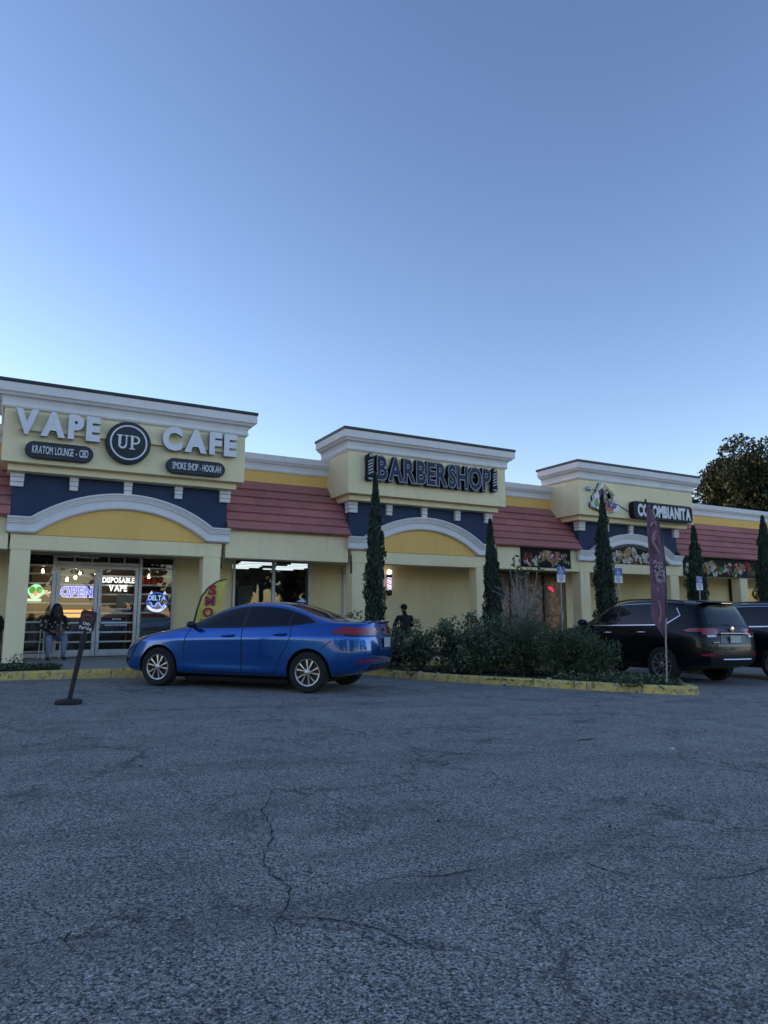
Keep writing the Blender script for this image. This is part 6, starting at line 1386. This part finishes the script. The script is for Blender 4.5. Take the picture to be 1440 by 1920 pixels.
def seated(name, label, loc, rz, mats, head_drop=0.0, lean=0.0, hands=True, face=True, wide=1.0):
    """seated figure facing -y, origin on the floor below the pelvis; mats shirt, trousers, skin, shoes"""
    w_ = wide; f = lean; aw = 1+(wide-1)*0.45
    J = {'pelvis': ((0, 0, .50), (.15*w_, .13)), 'belly': ((0, -.02-f*.25, .64), (.150*w_, .125)), 'chest': ((0, -.02-f*.7, .86), (.165*w_, .115)), 'neck0': ((0, -.01-f, 1.02), (.075, .07)), 'neck': ((0, -.02-f*1.15-head_drop*.2, 1.085), (.052, .055)),
         'jaw': ((0, -.045-f*1.25-head_drop*.55, 1.145-head_drop*.35), (.062, .075)), 'head': ((0, -.035-f*1.3-head_drop*.62, 1.225-head_drop*.45), (.078, .095)), 'crown': ((0, -.02-f*1.3-head_drop*.6, 1.30-head_drop*.5), (.055, .065))}
    B = [('pelvis', 'belly'), ('belly', 'chest'), ('chest', 'neck0'), ('neck0', 'neck'), ('neck', 'jaw'), ('jaw', 'head'), ('head', 'crown')]; bmx = [0, 0, 0, 2, 2, 2, 2]
    for s, nm in ((1, 'l'), (-1, 'r')):
        J.update({'sh'+nm: ((s*.185*aw, -.01-f*.85, .985), .072), 'el'+nm: ((s*.262*aw, -.09-f*1.0, .72), .058), 'wr'+nm: ((s*.13, -.33-f*.8, .66), .036),
                  'hip'+nm: ((s*.10*w_, -.06, .49), .10), 'kn'+nm: ((s*.145*w_, -.46, .50), .080), 'an'+nm: ((s*.135*w_, -.47, .10), .050), 'hl'+nm: ((s*.135*w_, -.44, .05), .040), 'toe'+nm: ((s*.15*w_, -.62, .035), .034)})
        B += [('chest', 'sh'+nm), ('sh'+nm, 'el'+nm), ('el'+nm, 'wr'+nm), ('pelvis', 'hip'+nm), ('hip'+nm, 'kn'+nm), ('kn'+nm, 'an'+nm), ('an'+nm, 'hl'+nm), ('hl'+nm, 'toe'+nm)]; bmx += [0, 0, 0, 1, 1, 1, 3, 3]
    res = skin_figure(J, B, mats, bmx)
    m = MB()
    for s, nm in ((1, 'l'), (-1, 'r')):
        hand(m, J['wr'+nm][0], Vector(J['wr'+nm][0])-Vector(J['el'+nm][0]), (-s*0.8, 0, 0.5), 1.05, 2)
    hc = Vector(J['head'][0])
    if face:
        m.ball(hc+Vector((0, -.100, -.015)), .014, .022, .022, 8, 6, 2)
        for s in (1, -1): m.ball(hc+Vector((s*.030, -.086, .010)), .011, .008, .008, 8, 6, 3); m.ball(hc+Vector((s*.082, .005, -.01)), .012, .022, .030, 8, 6, 2)
        m.tube([hc+Vector((-.024, -.088, -.055)), hc+Vector((0, -.096, -.057)), hc+Vector((.024, -.088, -.055))], .006, 6, 3)
    join(res, m)
    t = thing(name, label, 'person', loc); t.rotation_euler.z = rz
    o = bpy.data.objects.new('body', res); COL.objects.link(o); o.parent = t
    return t, J
def folding_chair(loc, rz, label, mat, seatmat, back=True):
    t = thing('chair', label, 'chair', loc); t.rotation_euler.z = rz
    for s in (1, -1):
        MB().tube([(s*.23, -.24, 0), (s*.23, -.20, .44), (s*.225, .05, .46)], .013, 8).build('leg', mat, t, smooth=True)
        MB().tube([(s*.23, .26, 0), (s*.225, .20, .45)]+([(s*.215, .27, .92)] if back else []), .013, 8).build('leg', mat, t, smooth=True)
        if back: MB().tube([(s*.24, -.22, .66), (s*.24, .0, .67), (s*.22, .22, .66)], .013, 8).tube([(s*.235, -.21, .45), (s*.24, -.22, .66)], .012, 8).build('armrest', mat, t, smooth=True)
    MB().box(-.215, .215, -.22, .21, .435, .465).build('seat', seatmat, t, bevel=0.012)
    if back: MB().box(-.205, .205, .245, .265, .62, .90).build('backrest', seatmat, t, bevel=0.01)
    MB().tube([(-.23, -.235, .12), (.23, -.235, .12)], .009, 6).build('stretcher', mat, t)
    return t
PX1 = (1.19, 18.25, ZS)
folding_chair(PX1, 0.15, 'white metal chair under the person in the floral shirt', WHITEMETAL, simple('sling_grey', (0.20, 0.24, 0.25), 0.8))
t, J = seated('person', 'person in dark floral shirt and pale jeans bent over a phone', PX1, 0.12, [floral(), JEANS, SKIN, SHOE], head_drop=0.16, lean=0.14, wide=1.18)
h_ = MB(); hc = Vector(J['head'][0]); h_.ball(hc+Vector((0, .015, .025)), .105, .125, .115, 18, 12)
rnd = random.Random(2)
for q in range(46):
    a = rnd.uniform(-2.6, 2.6); sx_, sy_ = math.sin(a), math.cos(a); b = hc+Vector((sx_*.095, -sy_*.085+.02, .03)); L = rnd.uniform(.16, .30)
    h_.tube([b, b+Vector((sx_*.03, -sy_*.03, -L*.5)), b+Vector((sx_*.045+rnd.gauss(0, .02), -sy_*.035+rnd.gauss(0, .02), -L))], [.022, .020, .006], 6)
h_.build('hair', HAIR, t, smooth=True)
ph = thing('phone', 'dark phone held by the person in the floral shirt', 'phone', PX1); ph.rotation_euler.z = 0.12; MB().box(-.04, .04, -.515, -.505, .65, .79).build('case', BLACK, ph, bevel=0.004)
PX0 = (-0.10, 18.35, ZS)
folding_chair(PX0, -0.1, 'dark chair half hidden behind the near pillar', DARKMETAL, BLACK)
t, J = seated('person', 'person in black top and blue jeans at the edge behind the near pillar', PX0, -0.05, [BLKCLOTH, DENIM, SKIN, SHOE], head_drop=0.05, lean=0.05)
hc = Vector(J['head'][0]); MB().ball(hc+Vector((0, .02, .035)), .095, .115, .10, 16, 10).build('hair', HAIR, t, smooth=True)
PX3 = (9.99, 16.95, ZS)
folding_chair(PX3, math.pi+0.1, 'dark stool behind the shrubs at the barbershop wall', DARKMETAL, BLACK, False)
t, J = seated('person', 'person in black shirt and cap sitting with back turned at the barbershop', PX3, math.pi+0.08, [BLKCLOTH, GREYCLOTH, SKIN, SHOE], head_drop=0.03, lean=0.02, wide=1.35)
hc = Vector(J['head'][0]); cap = MB().ball(hc+Vector((0, .005, .035)), .092, .108, .085, 18, 10); cap.prismZ([(-.07, hc.y-.08), (.07, hc.y-.08), (.06, hc.y-.17), (-.06, hc.y-.17)], hc.z+.03, hc.z+.045); cap.build('cap', BLKCLOTH, t, smooth=True)
